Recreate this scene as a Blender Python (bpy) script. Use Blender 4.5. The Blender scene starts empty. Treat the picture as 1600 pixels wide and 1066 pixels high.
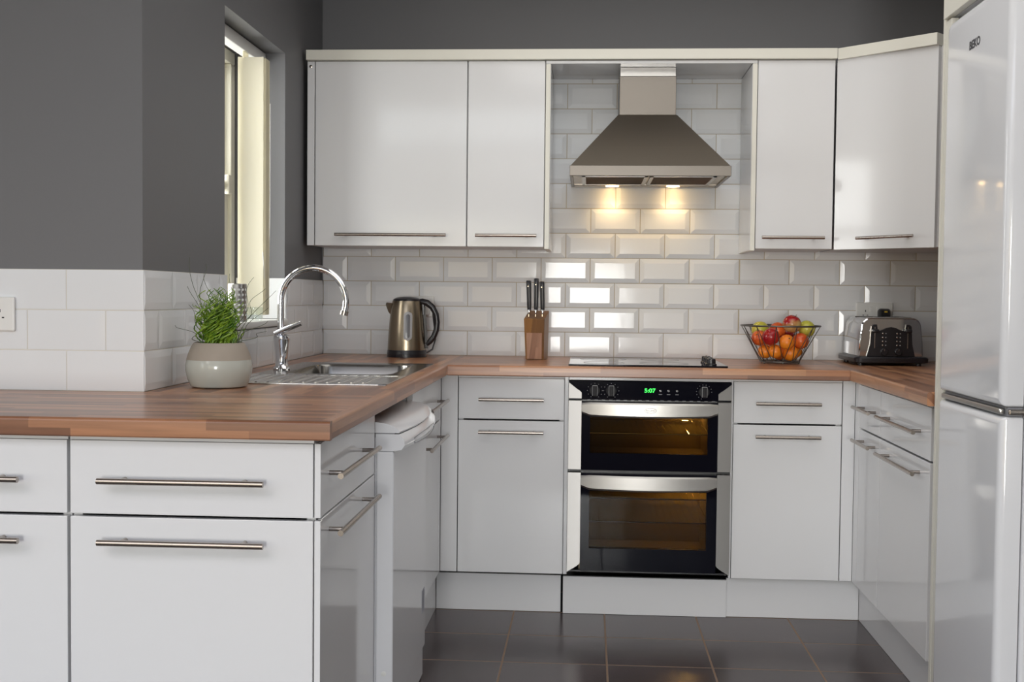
import bpy, bmesh, math, random
from mathutils import Vector, Matrix
random.seed(7)
S = bpy.context.scene
COL = S.collection

# ------------------------------------------------------------------ camera
cd = bpy.data.cameras.new('camera')
cam = bpy.data.objects.new('camera', cd)
COL.objects.link(cam)
cd.sensor_width = 36.0
cd.lens = 36.0 * 1840.99 / 1600.0
cd.clip_start = 0.05
_R = [[0.9978539732, -0.0642569211, -0.0125895274], [0.0646918715, 0.9971859142, 0.0378842228], [0.0101197759, -0.0386173623, 0.9992028270]]
_C = (0.4993167, -4.8635330, 1.1606549)
cam.matrix_world = Matrix(((_R[0][0], _R[0][2], -_R[0][1], _C[0]),
                           (_R[1][0], _R[1][2], -_R[1][1], _C[1]),
                           (_R[2][0], _R[2][2], -_R[2][1], _C[2]),
                           (0, 0, 0, 1)))
S.camera = cam

# ------------------------------------------------------------------ world, daylight, exposure
S.view_settings.view_transform = 'Standard'
S.view_settings.look = 'None'
S.view_settings.gamma = 1.0
S.view_settings.use_curve_mapping = False
S.view_settings.exposure = -0.38
S.cycles.max_bounces = 10
S.cycles.diffuse_bounces = 5
S.cycles.glossy_bounces = 6
S.cycles.transmission_bounces = 8
S.cycles.transparent_max_bounces = 12
S.cycles.caustics_reflective = False
S.cycles.caustics_refractive = False
S.cycles.sample_clamp_indirect = 6.0
S.cycles.use_denoising = True

world = bpy.data.worlds.new('sky_world')
S.world = world
world.use_nodes = True
wn = world.node_tree
sky = wn.nodes.new('ShaderNodeTexSky')
sky.sky_type = 'NISHITA'
sky.sun_disc = False
sky.sun_elevation = math.radians(38)
sky.sun_rotation = math.radians(200)
wn.links.new(sky.outputs['Color'], wn.nodes['Background'].inputs['Color'])
wn.nodes['Background'].inputs['Strength'].default_value = 0.35


def area_light(name, loc, rot, sx, sy, power, color):
    ld = bpy.data.lights.new(name, 'AREA')
    ld.shape = 'RECTANGLE'
    ld.size, ld.size_y = sx, sy
    ld.energy = power
    ld.color = color
    o = bpy.data.objects.new(name, ld)
    o.location = loc
    o.rotation_euler = rot
    COL.objects.link(o)
    return o


HP = math.pi / 2
DAY = (1.0, 0.985, 0.97)
# daylight standing just outside each opening of the room, added ones included
area_light('daylight_glazed_left', (-1.92, -10.12, 1.2), (HP, 0, 0), 3.5, 1.8, 9, DAY)
area_light('fill_glazed_right', (1.48, -10.12, 1.2), (HP, 0, 0), 0.9, 1.8, 14, DAY)  # fill through glazing added behind the camera, evens the frontal light
area_light('daylight_glazed_door', (0.425, -10.12, 0.99), (HP, 0, 0), 1.03, 1.42, 250, DAY)
area_light('daylight_dining_window', (-3.92, -5.4, 1.35), (0, -HP, 0), 1.5, 2.6, 6, DAY)
area_light('daylight_kitchen_window', (-1.05, -0.955, 1.56), (0, -HP, 0), 0.9, 0.66, 20, (1, 0.99, 0.96))
area_light('fill_rooflight', (-0.9, -5.6, 2.62), (0, 0, 0), 3.6, 2.6, 15, DAY)  # soft overhead fill, added with its unseen roof opening
CEIL_FILLS = [(0.95, -1.9, 1.9, 2.5, 29), (-2.75, -7.6, 1.1, 2.4, 45)]   # unseen fill panels added at the ceiling: x, y, width, depth, power
HOOD_POWER = 0.22
OVEN_POWER = 1.1


# ------------------------------------------------------------------ materials
def new_mat(name):
    m = bpy.data.materials.new(name)
    m.use_nodes = True
    return m, m.node_tree, m.node_tree.nodes['Principled BSDF']


def pbr(name, col, rough=0.5, metal=0.0, spec=0.5, coat=0.0, coat_r=0.05, bump=0.0, bscale=200.0, vary=0.0, vscale=4.0, stretch=None):
    m, nt, b = new_mat(name)
    b.inputs['Base Color'].default_value = (*col, 1)
    b.inputs['Roughness'].default_value = rough
    b.inputs['Metallic'].default_value = metal
    b.inputs['Specular IOR Level'].default_value = spec
    b.inputs['Coat Weight'].default_value = coat
    b.inputs['Coat Roughness'].default_value = coat_r
    if vary or bump:
        g = nt.nodes.new('ShaderNodeNewGeometry')
        mp = nt.nodes.new('ShaderNodeMapping')
        nt.links.new(g.outputs['Position'], mp.inputs['Vector'])
        if stretch:
            mp.inputs['Scale'].default_value = stretch
    if vary:
        n = nt.nodes.new('ShaderNodeTexNoise')
        n.inputs['Scale'].default_value = vscale
        n.inputs['Detail'].default_value = 4
        nt.links.new(mp.outputs['Vector'], n.inputs['Vector'])
        r = nt.nodes.new('ShaderNodeMapRange')
        r.inputs['To Min'].default_value = 1 - vary
        r.inputs['To Max'].default_value = 1 + vary
        nt.links.new(n.outputs['Fac'], r.inputs['Value'])
        mx = nt.nodes.new('ShaderNodeVectorMath')
        mx.operation = 'SCALE'
        mx.inputs[0].default_value = col
        nt.links.new(r.outputs['Result'], mx.inputs['Scale'])
        nt.links.new(mx.outputs['Vector'], b.inputs['Base Color'])
    if bump:
        n2 = nt.nodes.new('ShaderNodeTexNoise')
        n2.inputs['Scale'].default_value = bscale
        n2.inputs['Detail'].default_value = 3
        nt.links.new(mp.outputs['Vector'], n2.inputs['Vector'])
        bp = nt.nodes.new('ShaderNodeBump')
        bp.inputs['Strength'].default_value = bump
        bp.inputs['Distance'].default_value = 0.002
        nt.links.new(n2.outputs['Fac'], bp.inputs['Height'])
        nt.links.new(bp.outputs['Normal'], b.inputs['Normal'])
    return m


def emit(name, col, s):
    m, nt, b = new_mat(name)
    b.inputs['Base Color'].default_value = (*col, 1)
    b.inputs['Emission Color'].default_value = (*col, 1)
    b.inputs['Emission Strength'].default_value = s
    return m


def mathn(nt, op, a, b=None, c=None):
    n = nt.nodes.new('ShaderNodeMath')
    n.operation = op
    for i, v in enumerate((a, b, c)):
        if v is None:
            continue
        if isinstance(v, (int, float)):
            n.inputs[i].default_value = v
        else:
            nt.links.new(v, n.inputs[i])
    return n.outputs[0]


def glass(name, tint=(1, 1, 1), rough=0.0, refl=1.0, f0=0.035):
    m, nt, b = new_mat(name)
    nt.nodes.remove(b)
    out = nt.nodes['Material Output']
    t = nt.nodes.new('ShaderNodeBsdfTransparent')
    t.inputs['Color'].default_value = (*tint, 1)
    g = nt.nodes.new('ShaderNodeBsdfGlossy')
    g.inputs['Roughness'].default_value = rough
    g.inputs['Color'].default_value = (refl, refl, refl, 1)
    f = nt.nodes.new('ShaderNodeLayerWeight')
    f.inputs['Blend'].default_value = 0.5
    pw = mathn(nt, 'POWER', f.outputs['Facing'], 5.0)
    fac = mathn(nt, 'ADD', mathn(nt, 'MULTIPLY', pw, 0.9), f0)
    mx = nt.nodes.new('ShaderNodeMixShader')
    nt.links.new(fac, mx.inputs['Fac'])
    nt.links.new(t.outputs['BSDF'], mx.inputs[1])
    nt.links.new(g.outputs['BSDF'], mx.inputs[2])
    nt.links.new(mx.outputs['Shader'], out.inputs['Surface'])
    return m


def wood(name, along='x', width=0.026, length=0.36, cols=None, rough=0.28, spec=0.5, coat=0.0):
    """strips of wood laid along one world axis, wrapped round the front edge"""
    m, nt, b = new_mat(name)
    g = nt.nodes.new('ShaderNodeNewGeometry')
    sp = nt.nodes.new('ShaderNodeSeparateXYZ')
    nt.links.new(g.outputs['Position'], sp.inputs[0])
    x, y, z = sp.outputs
    if along == 'x':
        u, v = x, mathn(nt, 'SUBTRACT', y, z)
    elif along == 'y':
        u, v = y, mathn(nt, 'ADD', x, z)
    else:
        u, v = z, mathn(nt, 'ADD', x, y)
    row = mathn(nt, 'FLOOR', mathn(nt, 'DIVIDE', v, width))
    w1 = nt.nodes.new('ShaderNodeTexWhiteNoise')
    w1.noise_dimensions = '1D'
    nt.links.new(row, w1.inputs['W'])
    us = mathn(nt, 'ADD', mathn(nt, 'DIVIDE', u, length), mathn(nt, 'MULTIPLY', w1.outputs['Value'], 7.3))
    cell = mathn(nt, 'FLOOR', us)
    w2 = nt.nodes.new('ShaderNodeTexWhiteNoise')
    w2.noise_dimensions = '2D'
    cv = nt.nodes.new('ShaderNodeCombineXYZ')
    nt.links.new(row, cv.inputs[0])
    nt.links.new(cell, cv.inputs[1])
    nt.links.new(cv.outputs[0], w2.inputs['Vector'])
    cr = nt.nodes.new('ShaderNodeValToRGB')
    cols = cols or [(0.0, (0.190, 0.082, 0.045)), (0.35, (0.285, 0.126, 0.066)), (0.7, (0.39, 0.178, 0.090)), (1.0, (0.50, 0.25, 0.126))]
    el = cr.color_ramp.elements
    el[0].position, el[0].color = cols[0][0], (*cols[0][1], 1)
    el[1].position, el[1].color = cols[-1][0], (*cols[-1][1], 1)
    for p, c in cols[1:-1]:
        e = el.new(p)
        e.color = (*c, 1)
    nt.links.new(w2.outputs['Value'], cr.inputs['Fac'])
    # grain
    cg = nt.nodes.new('ShaderNodeCombineXYZ')
    nt.links.new(mathn(nt, 'MULTIPLY', u, 3.0), cg.inputs[0])
    nt.links.new(mathn(nt, 'MULTIPLY', v, 60.0), cg.inputs[1])
    nt.links.new(mathn(nt, 'MULTIPLY', cell, 3.7), cg.inputs[2])
    n = nt.nodes.new('ShaderNodeTexNoise')
    n.inputs['Scale'].default_value = 1.6
    n.inputs['Detail'].default_value = 5
    n.inputs['Roughness'].default_value = 0.6
    nt.links.new(cg.outputs[0], n.inputs['Vector'])
    r = nt.nodes.new('ShaderNodeMapRange')
    r.inputs['From Min'].default_value = 0.25
    r.inputs['From Max'].default_value = 0.75
    r.inputs['To Min'].default_value = 0.78
    r.inputs['To Max'].default_value = 1.18
    nt.links.new(n.outputs['Fac'], r.inputs['Value'])
    mx = nt.nodes.new('ShaderNodeVectorMath')
    mx.operation = 'SCALE'
    nt.links.new(cr.outputs['Color'], mx.inputs[0])
    nt.links.new(r.outputs['Result'], mx.inputs['Scale'])
    nt.links.new(mx.outputs['Vector'], b.inputs['Base Color'])
    b.inputs['Roughness'].default_value = rough
    b.inputs['Specular IOR Level'].default_value = spec
    b.inputs['Coat Weight'].default_value = coat
    return m


def floor_mat():
    m, nt, b = new_mat('floor_tiles')
    g = nt.nodes.new('ShaderNodeNewGeometry')
    sp = nt.nodes.new('ShaderNodeSeparateXYZ')
    nt.links.new(g.outputs['Position'], sp.inputs[0])
    x, y, z = sp.outputs
    ux = mathn(nt, 'DIVIDE', mathn(nt, 'SUBTRACT', x, 0.2408), 0.331)
    uy = mathn(nt, 'DIVIDE', mathn(nt, 'SUBTRACT', y, -0.58), 0.300)
    fx, fy = mathn(nt, 'FRACT', ux), mathn(nt, 'FRACT', uy)
    dx = mathn(nt, 'MULTIPLY', mathn(nt, 'MINIMUM', fx, mathn(nt, 'SUBTRACT', 1.0, fx)), 0.331)
    dy = mathn(nt, 'MULTIPLY', mathn(nt, 'MINIMUM', fy, mathn(nt, 'SUBTRACT', 1.0, fy)), 0.300)
    d = mathn(nt, 'MINIMUM', dx, dy)
    mask = nt.nodes.new('ShaderNodeMapRange')
    mask.inputs['From Min'].default_value = 0.0022
    mask.inputs['From Max'].default_value = 0.0036
    nt.links.new(d, mask.inputs['Value'])
    n = nt.nodes.new('ShaderNodeTexNoise')
    n.inputs['Scale'].default_value = 7
    n.inputs['Detail'].default_value = 6
    nt.links.new(g.outputs['Position'], n.inputs['Vector'])
    cell = nt.nodes.new('ShaderNodeCombineXYZ')
    nt.links.new(mathn(nt, 'FLOOR', ux), cell.inputs[0])
    nt.links.new(mathn(nt, 'FLOOR', uy), cell.inputs[1])
    w = nt.nodes.new('ShaderNodeTexWhiteNoise')
    w.noise_dimensions = '2D'
    nt.links.new(cell.outputs[0], w.inputs['Vector'])
    f = mathn(nt, 'ADD', mathn(nt, 'MULTIPLY', n.outputs['Fac'], 0.8), mathn(nt, 'MULTIPLY', w.outputs['Value'], 0.25))
    cr = nt.nodes.new('ShaderNodeValToRGB')
    cr.color_ramp.elements[0].position = 0.25
    cr.color_ramp.elements[0].color = (0.042, 0.032, 0.033, 1)
    cr.color_ramp.elements[1].position = 0.85
    cr.color_ramp.elements[1].color = (0.092, 0.070, 0.070, 1)
    nt.links.new(f, cr.inputs['Fac'])
    mx = nt.nodes.new('ShaderNodeMix')
    mx.data_type = 'RGBA'
    nt.links.new(mask.outputs['Result'], mx.inputs['Factor'])
    mx.inputs['A'].default_value = (0.23, 0.155, 0.105, 1)
    nt.links.new(cr.outputs['Color'], mx.inputs['B'])
    nt.links.new(mx.outputs['Result'], b.inputs['Base Color'])
    rr = nt.nodes.new('ShaderNodeMapRange')
    rr.inputs['To Min'].default_value = 0.7
    rr.inputs['To Max'].default_value = 0.23
    b.inputs['Specular IOR Level'].default_value = 0.35
    nt.links.new(mask.outputs['Result'], rr.inputs['Value'])
    nt.links.new(rr.outputs['Result'], b.inputs['Roughness'])
    bp = nt.nodes.new('ShaderNodeBump')
    bp.inputs['Strength'].default_value = 0.25
    bp.inputs['Distance'].default_value = 0.003
    h = mathn(nt, 'ADD', mathn(nt, 'MULTIPLY', mask.outputs['Result'], 0.6), mathn(nt, 'MULTIPLY', n.outputs['Fac'], 0.5))
    nt.links.new(h, bp.inputs['Height'])
    nt.links.new(bp.outputs['Normal'], b.inputs['Normal'])
    return m


def fruit_mat(name, c1, c2, c3=None, scale=18.0, rough=0.3, bump=0.0, split=0.5):
    m, nt, b = new_mat(name)
    tc = nt.nodes.new('ShaderNodeTexCoord')
    n = nt.nodes.new('ShaderNodeTexNoise')
    n.inputs['Scale'].default_value = scale
    n.inputs['Detail'].default_value = 3
    nt.links.new(tc.outputs['Object'], n.inputs['Vector'])
    cr = nt.nodes.new('ShaderNodeValToRGB')
    cr.color_ramp.elements[0].position = split - 0.13
    cr.color_ramp.elements[0].color = (*c1, 1)
    cr.color_ramp.elements[1].position = split + 0.13
    cr.color_ramp.elements[1].color = (*c2, 1)
    nt.links.new(n.outputs['Fac'], cr.inputs['Fac'])
    nt.links.new(cr.outputs['Color'], b.inputs['Base Color'])
    b.inputs['Roughness'].default_value = rough
    if bump:
        n2 = nt.nodes.new('ShaderNodeTexNoise')
        n2.inputs['Scale'].default_value = 500
        nt.links.new(tc.outputs['Object'], n2.inputs['Vector'])
        bp = nt.nodes.new('ShaderNodeBump')
        bp.inputs['Strength'].default_value = bump
        bp.inputs['Distance'].default_value = 0.001
        nt.links.new(n2.outputs['Fac'], bp.inputs['Height'])
        nt.links.new(bp.outputs['Normal'], b.inputs['Normal'])
    return m


M = {}
M['paint'] = pbr('grey_wall_paint', (0.146, 0.146, 0.153), 0.55, bump=0.06, bscale=160)
M['white_paint'] = pbr('white_paint', (0.80, 0.79, 0.77), 0.7)
M['light_paint'] = pbr('pale_wall_paint', (0.70, 0.69, 0.67), 0.7)
M['gloss'] = pbr('white_gloss_laminate', (0.76, 0.76, 0.77), 0.09, spec=0.42)
M['carcass'] = pbr('white_melamine', (0.66, 0.66, 0.67), 0.4)
M['cream'] = pbr('cream_trim', (0.76, 0.74, 0.66), 0.35)
M['tile'] = pbr('white_glazed_tile', (0.775, 0.79, 0.805), 0.10, spec=0.26, bump=0.12, bscale=18)
M['grout'] = pbr('beige_grout', (0.50, 0.44, 0.34), 0.85)
M['grout_pale'] = pbr('pale_grout', (0.70, 0.68, 0.63), 0.85)
M['knobblack'] = pbr('matt_black_plastic', (0.014, 0.013, 0.015), 0.55, spec=0.3)
M['plastic'] = pbr('white_plastic', (0.78, 0.78, 0.76), 0.3)
M['appliance'] = pbr('white_enamel', (0.77, 0.775, 0.80), 0.09, spec=0.5)
M['steel'] = pbr('brushed_steel', (0.46, 0.445, 0.425), 0.3, 1.0, bump=0.03, bscale=60, stretch=(1, 1, 30))
M['litsteel'] = pbr('lit_sink_steel', (0.62, 0.61, 0.60), 0.22, 1.0)  # sink steel, lightened for how rim and ribs catch the light
M['shadedsteel'] = pbr('shaded_sink_steel', (0.25, 0.24, 0.225), 0.2, 1.0)  # same sink steel, darkened to stand in for the bowl's shade
M['dimmedsteel'] = pbr('dimmed_hood_steel', (0.17, 0.153, 0.135), 0.36, 1.0)  # same steel as the canopy, darkened to stand in for a dimmer reflection
M['hoodsteel'] = pbr('hood_brushed_steel', (0.38, 0.335, 0.28), 0.33, 1.0)
M['handle'] = pbr('brushed_nickel', (0.40, 0.36, 0.325), 0.26, 1.0)
M['chrome'] = pbr('chrome', (0.70, 0.70, 0.72), 0.06, 1.0)
M['kettle'] = pbr('warm_brushed_steel', (0.31, 0.255, 0.185), 0.27, 1.0)
M['bwire'] = pbr('grey_wire', (0.15, 0.145, 0.135), 0.35, 0.8)
M['black'] = pbr('black_plastic', (0.012, 0.011, 0.014), 0.28)
M['blackglass'] = pbr('black_glass', (0.004, 0.004, 0.008), 0.04, spec=0.12)
M['dark'] = pbr('dark_hole', (0.02, 0.018, 0.017), 0.6)
M['floor'] = floor_mat()
M['added_carpet'] = pbr('added_brown_carpet', (0.12, 0.10, 0.09), 0.95, spec=0.1, vary=.2, vscale=60)
M['wood_x'] = wood('worktop_wood_x', 'x')
M['wood_y'] = wood('worktop_wood_y', 'y')
M['block'] = wood('acacia_block', 'z', 0.05, 0.4, [(0, (0.16, 0.066, 0.014)), (0.5, (0.22, 0.094, 0.020)), (1, (0.28, 0.125, 0.03))], 0.35)
M['walnut'] = wood('walnut_face', 'z', 0.018, 0.5, [(0, (0.28, 0.14, 0.085)), (0.5, (0.36, 0.19, 0.12)), (1, (0.42, 0.24, 0.15))], 0.5)
M['pane'] = glass('window_glass', (0.97, 0.98, 0.98))
M['ovenpane'] = glass('oven_glass', (0.50, 0.43, 0.28), 0.02, f0=0.010)
M['clear'] = glass('clear_glass', (0.93, 0.95, 0.94))
M['ovenint'] = pbr('brown_enamel', (0.26, 0.19, 0.08), 0.35)
M['pot_top'] = pbr('taupe_ceramic', (0.33, 0.285, 0.235), 0.65, vary=0.05, vscale=40)
M['pot_low'] = pbr('sage_glaze', (0.46, 0.475, 0.43), 0.12)
M['soil'] = pbr('soil', (0.03, 0.02, 0.012), 0.9, bump=0.5, bscale=120)

M['drygreen'] = pbr('wiry_olive', (0.075, 0.095, 0.045), 0.5)
M['ovenlamp'] = emit('oven_bulb', (1.0, 0.72, 0.3), 2)
M['lamp'] = emit('warm_lamp', (1.0, 0.66, 0.28), 25)
M['ceil_lamp'] = emit('ceiling_lamp', (1.0, 0.93, 0.82), 12)
M['clock'] = emit('green_digits', (0.05, 1.0, 0.12), 1.6)
M['print'] = pbr('grey_print', (0.35, 0.35, 0.36), 0.5)
M['darkprint'] = pbr('dark_print', (0.04, 0.04, 0.05), 0.4)
M['sticker'] = pbr('blue_grey_sticker', (0.30, 0.31, 0.36), 0.5)
M['yellow'] = pbr('yellow_print', (0.75, 0.50, 0.05), 0.5)
M['cream_pvc'] = pbr('cream_window_frame', (0.80, 0.77, 0.66), 0.4)
M['gauge'] = pbr('smoky_gauge_window', (0.13, 0.13, 0.14), 0.2)
M['seal'] = pbr('grey_seal', (0.22, 0.22, 0.24), 0.4)


M['green'] = fruit_mat('rush_green', (0.04, 0.13, 0.006), (0.26, 0.40, 0.03), scale=45, rough=.4)


def slat_mat():
    m, nt, b = new_mat('cream_fabric')
    b.inputs['Base Color'].default_value = (0.88, 0.85, 0.74, 1)
    b.inputs['Roughness'].default_value = 0.8
    t = nt.nodes.new('ShaderNodeBsdfTranslucent')
    t.inputs['Color'].default_value = (0.95, 0.92, 0.80, 1)
    mx = nt.nodes.new('ShaderNodeMixShader')
    mx.inputs['Fac'].default_value = 0.5
    nt.links.new(b.outputs[0], mx.inputs[1])
    nt.links.new(t.outputs[0], mx.inputs[2])
    nt.links.new(mx.outputs[0], nt.nodes['Material Output'].inputs['Surface'])
    return m


M['slat'] = slat_mat()


def brushed(name, col, rough, rot):
    m, nt, b = new_mat(name)
    b.inputs['Base Color'].default_value = (*col, 1)
    b.inputs['Metallic'].default_value = 1
    b.inputs['Roughness'].default_value = rough
    b.inputs['Anisotropic'].default_value = 0.9
    b.inputs['Anisotropic Rotation'].default_value = rot
    t = nt.nodes.new('ShaderNodeTangent')
    t.direction_type = 'RADIAL'
    t.axis = 'Z'
    nt.links.new(t.outputs[0], b.inputs['Tangent'])
    return m


M['trimsteel'] = brushed('brushed_trim_steel', (0.30, 0.29, 0.28), 0.38, 0.25)

# ------------------------------------------------------------------ mesh helpers
ORG = {}


class MB:
    def __init__(self):
        self.bm = bmesh.new()
        self.flats = False

    def box(self, x0, x1, y0, y1, z0, z1, b=0.0, seg=2):
        x0, x1 = sorted((x0, x1)); y0, y1 = sorted((y0, y1)); z0, z1 = sorted((z0, z1))
        t = bmesh.new()
        bmesh.ops.create_cube(t, size=1.0)
        for v in t.verts:
            v.co = Vector(((x0 + x1) / 2 + v.co.x * (x1 - x0), (y0 + y1) / 2 + v.co.y * (y1 - y0), (z0 + z1) / 2 + v.co.z * (z1 - z0)))
        if b > 0:
            self.flats = True
            b = min(b, (x1 - x0) * .49, (y1 - y0) * .49, (z1 - z0) * .49)
            bmesh.ops.bevel(t, geom=list(t.edges), offset=b, segments=seg, profile=0.5, affect='EDGES')
        self.merge(t)
        return self

    def merge(self, t, mat=None):
        if mat is not None:
            bmesh.ops.transform(t, matrix=mat, verts=t.verts)
        me = bpy.data.meshes.new('tmp')
        t.to_mesh(me)
        t.free()
        self.bm.from_mesh(me)
        bpy.data.meshes.remove(me)

    def loops(self, rings, cap0=True, cap1=True, closed=True):
        bm = self.bm
        vs = [[bm.verts.new(p) for p in r] for r in rings]
        n = len(vs[0])
        for a, b in zip(vs[:-1], vs[1:]):
            for i in range(n if closed else n - 1):
                j = (i + 1) % n
                try:
                    bm.faces.new((a[i], a[j], b[j], b[i]))
                except ValueError:
                    pass
        if cap0:
            bm.faces.new(list(reversed(vs[0])))
        if cap1:
            bm.faces.new(vs[-1])
        return self

    def lathe(self, prof, c=(0, 0, 0), n=32, cap0=True, cap1=True, ax='z'):
        rings = []
        for r, h in prof:
            ring = []
            for i in range(n):
                a = 2 * math.pi * i / n
                u, v = r * math.cos(a), r * math.sin(a)
                p = {'z': (u, v, h), 'x': (h, u, v), 'y': (v, h, u)}[ax]
                ring.append((c[0] + p[0], c[1] + p[1], c[2] + p[2]))
            rings.append(ring)
        return self.loops(rings, cap0, cap1)

    def tube(self, pts, r, n=10, cap=True):
        pts = [Vector(p) for p in pts]
        rs = r if isinstance(r, (list, tuple)) else [r] * len(pts)
        t0 = (pts[1] - pts[0]).normalized()
        up = Vector((0, 0, 1)) if abs(t0.z) < 0.9 else Vector((1, 0, 0))
        nrm = t0.cross(up).normalized()
        rings = []
        for i, p in enumerate(pts):
            if i == 0:
                t = t0
            elif i == len(pts) - 1:
                t = (pts[i] - pts[i - 1]).normalized()
            else:
                t = (pts[i + 1] - pts[i - 1]).normalized()
            nrm = (nrm - t * nrm.dot(t))
            nrm = nrm.normalized() if nrm.length > 1e-6 else t.orthogonal().normalized()
            bn = t.cross(nrm)
            rings.append([p + (nrm * math.cos(2 * math.pi * k / n) + bn * math.sin(2 * math.pi * k / n)) * rs[i] for k in range(n)])
        return self.loops(rings, cap, cap)

    def prism(self, poly, ax, a, b):
        """poly: 2D points; ax: extrusion axis"""
        def p3(u, v, w):
            return {'x': (w, u, v), 'y': (u, w, v), 'z': (u, v, w)}[ax]
        return self.loops([[p3(u, v, a) for u, v in poly], [p3(u, v, b) for u, v in poly]])

    def sphere(self, c, r, seg=20, rng=12, sc=(1, 1, 1)):
        t = bmesh.new()
        bmesh.ops.create_uvsphere(t, u_segments=seg, v_segments=rng, radius=r)
        for v in t.verts:
            v.co = Vector((c[0] + v.co.x * sc[0], c[1] + v.co.y * sc[1], c[2] + v.co.z * sc[2]))
        self.merge(t)
        return self

    def build(self, name, mat, parent=None, origin=None, local=False, smooth=True, angle=35, fix=True):
        flats = self.flats
        if fix:
            bmesh.ops.recalc_face_normals(self.bm, faces=self.bm.faces)
        me = bpy.data.meshes.new(name)
        off = Vector((0, 0, 0))
        if parent is not None:
            off = ORG.get(parent.name, Vector((0, 0, 0)))
        elif origin is not None:
            off = Vector(origin)
        if not local:
            for v in self.bm.verts:
                v.co -= off
        self.bm.to_mesh(me)
        self.bm.free()
        mats = mat if isinstance(mat, (list, tuple)) else [mat]
        for k in mats:
            me.materials.append(M[k])
        if smooth:
            me.shade_smooth()
            me.set_sharp_from_angle(angle=math.radians(angle))
            if flats:      # keep broad flat faces flat beside their small bevels
                at = me.attributes.get('sharp_edge') or me.attributes.new('sharp_edge', 'BOOLEAN', 'EDGE')
                ar, nm = [p.area for p in me.polygons], [p.normal.copy() for p in me.polygons]
                ef = {}
                for p in me.polygons:
                    for k in p.edge_keys:
                        ef.setdefault(k, []).append(p.index)
                for e in me.edges:
                    fs = ef.get(e.key, ())
                    if len(fs) == 2:
                        a_, b_ = fs
                        if max(ar[a_], ar[b_]) > 6 * min(ar[a_], ar[b_]) and nm[a_].dot(nm[b_]) < .996:
                            at.data[e.index].value = True
        o = bpy.data.objects.new(name, me)
        COL.objects.link(o)
        if parent is not None:
            o.parent = parent
            ORG[o.name] = off
        elif origin is not None:
            o.location = off
            ORG[o.name] = off
        return o


def thing(name, label, cat, loc=(0, 0, 0), rz=0.0, group=None):
    o = bpy.data.objects.new(name, None)
    o.empty_display_size = 0.05
    COL.objects.link(o)
    o.location = loc
    o.rotation_euler = (0, 0, rz)
    ORG[o.name] = Vector(loc)
    return tag(o, label, cat, group)


def tag(o, label, cat, group=None):
    o['label'] = label
    o['category'] = cat
    if group:
        o['group'] = group
    return o


def struct(o):
    o['kind'] = 'structure'
    return o


def text(name, body, mat, parent, mw, size, extrude=0.0004, sx=1.0, bold=0.0):
    c = bpy.data.curves.new(name, 'FONT')
    c.body = body
    c.size = size
    c.extrude = extrude
    c.offset = bold
    c.align_x = 'CENTER'
    c.align_y = 'CENTER'
    c.materials.append(M[mat])
    fo = bpy.data.objects.new(name, c)
    me = bpy.data.meshes.new_from_object(fo)
    bpy.data.objects.remove(fo)
    bpy.data.curves.remove(c)
    o = bpy.data.objects.new(name, me)
    COL.objects.link(o)
    o.parent = parent
    off = ORG[parent.name]
    ORG[o.name] = off
    o.matrix_local = Matrix.Translation(-off) @ mw @ Matrix.Diagonal((sx, 1, 1, 1))
    return o


def rrect(cx, cy, hx, hy, r, seg=5):
    pts = []
    for k, (sx, sy) in enumerate(((1, 1), (-1, 1), (-1, -1), (1, -1))):
        for i in range(seg + 1):
            a = math.pi / 2 * (k + i / seg)
            pts.append((cx + sx * (hx - r) + r * math.cos(a), cy + sy * (hy - r) + r * math.sin(a)))
    return pts


WT = 0.91     # worktop height
WTB = 0.872   # its underside
FZ0, FSPLIT, FZ1 = 0.152, 0.710, 0.862

# ------------------------------------------------------------------ the room
XL, YN, XR, YR, XF, ZC = -0.614, -1.978, 2.02, -10.0, -3.8, 2.5
b = MB(); b.box(XF - .1, XR + .1, YR - .1, 0.1, -0.1, 0.0)
struct(b.build('floor', 'floor'))
b = MB(); b.box(XF, XR, YR, -3.3, 0.0002, 0.008)  # added out of view, keeps bright floor reflections off the oven glass
struct(b.build('floor_added_carpet', 'added_carpet'))
b = MB()
RLX0, RLX1, RLY0, RLY1 = -2.7, 0.9, -6.9, -4.3      # opening added over the dining end for overhead fill
b.box(XF - .1, RLX0, YR - .1, 0.1, ZC, ZC + 0.1); b.box(RLX1, XR + .1, YR - .1, 0.1, ZC, ZC + 0.1)
b.box(RLX0, RLX1, YR - .1, RLY0, ZC, ZC + 0.1); b.box(RLX0, RLX1, RLY1, 0.1, ZC, ZC + 0.1)
struct(b.build('ceiling', 'white_paint', smooth=False))
b = MB(); b.box(XL - .3, XR + .1, 0.004, 0.1, 0, ZC)
wall_back = struct(b.build('wall_back', 'paint'))
b = MB(); b.box(XR, XR + .1, YR, 0.004, 0, ZC)
struct(b.build('wall_right', 'paint'))
# left wall with the window opening
WY0, WY1, WZ0, WZ1 = -1.313, -0.597, 1.045, 2.034
b = MB()
b.box(XL - .28, XL, YN, WY0, 0, ZC)
b.box(XL - .28, XL, WY1, 0.004, 0, ZC)
b.box(XL - .28, XL, WY0, WY1, 0, WZ0)
b.box(XL - .28, XL, WY0, WY1, WZ1, ZC)
bmesh.ops.remove_doubles(b.bm, verts=b.bm.verts, dist=1e-5)
wall_left = struct(b.build('wall_left', 'paint', smooth=False))
b = MB(); b.box(XF, XL - .28, YN, YN + .1, 0, ZC)
wall_recess = struct(b.build('wall_recess', 'paint'))


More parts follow.
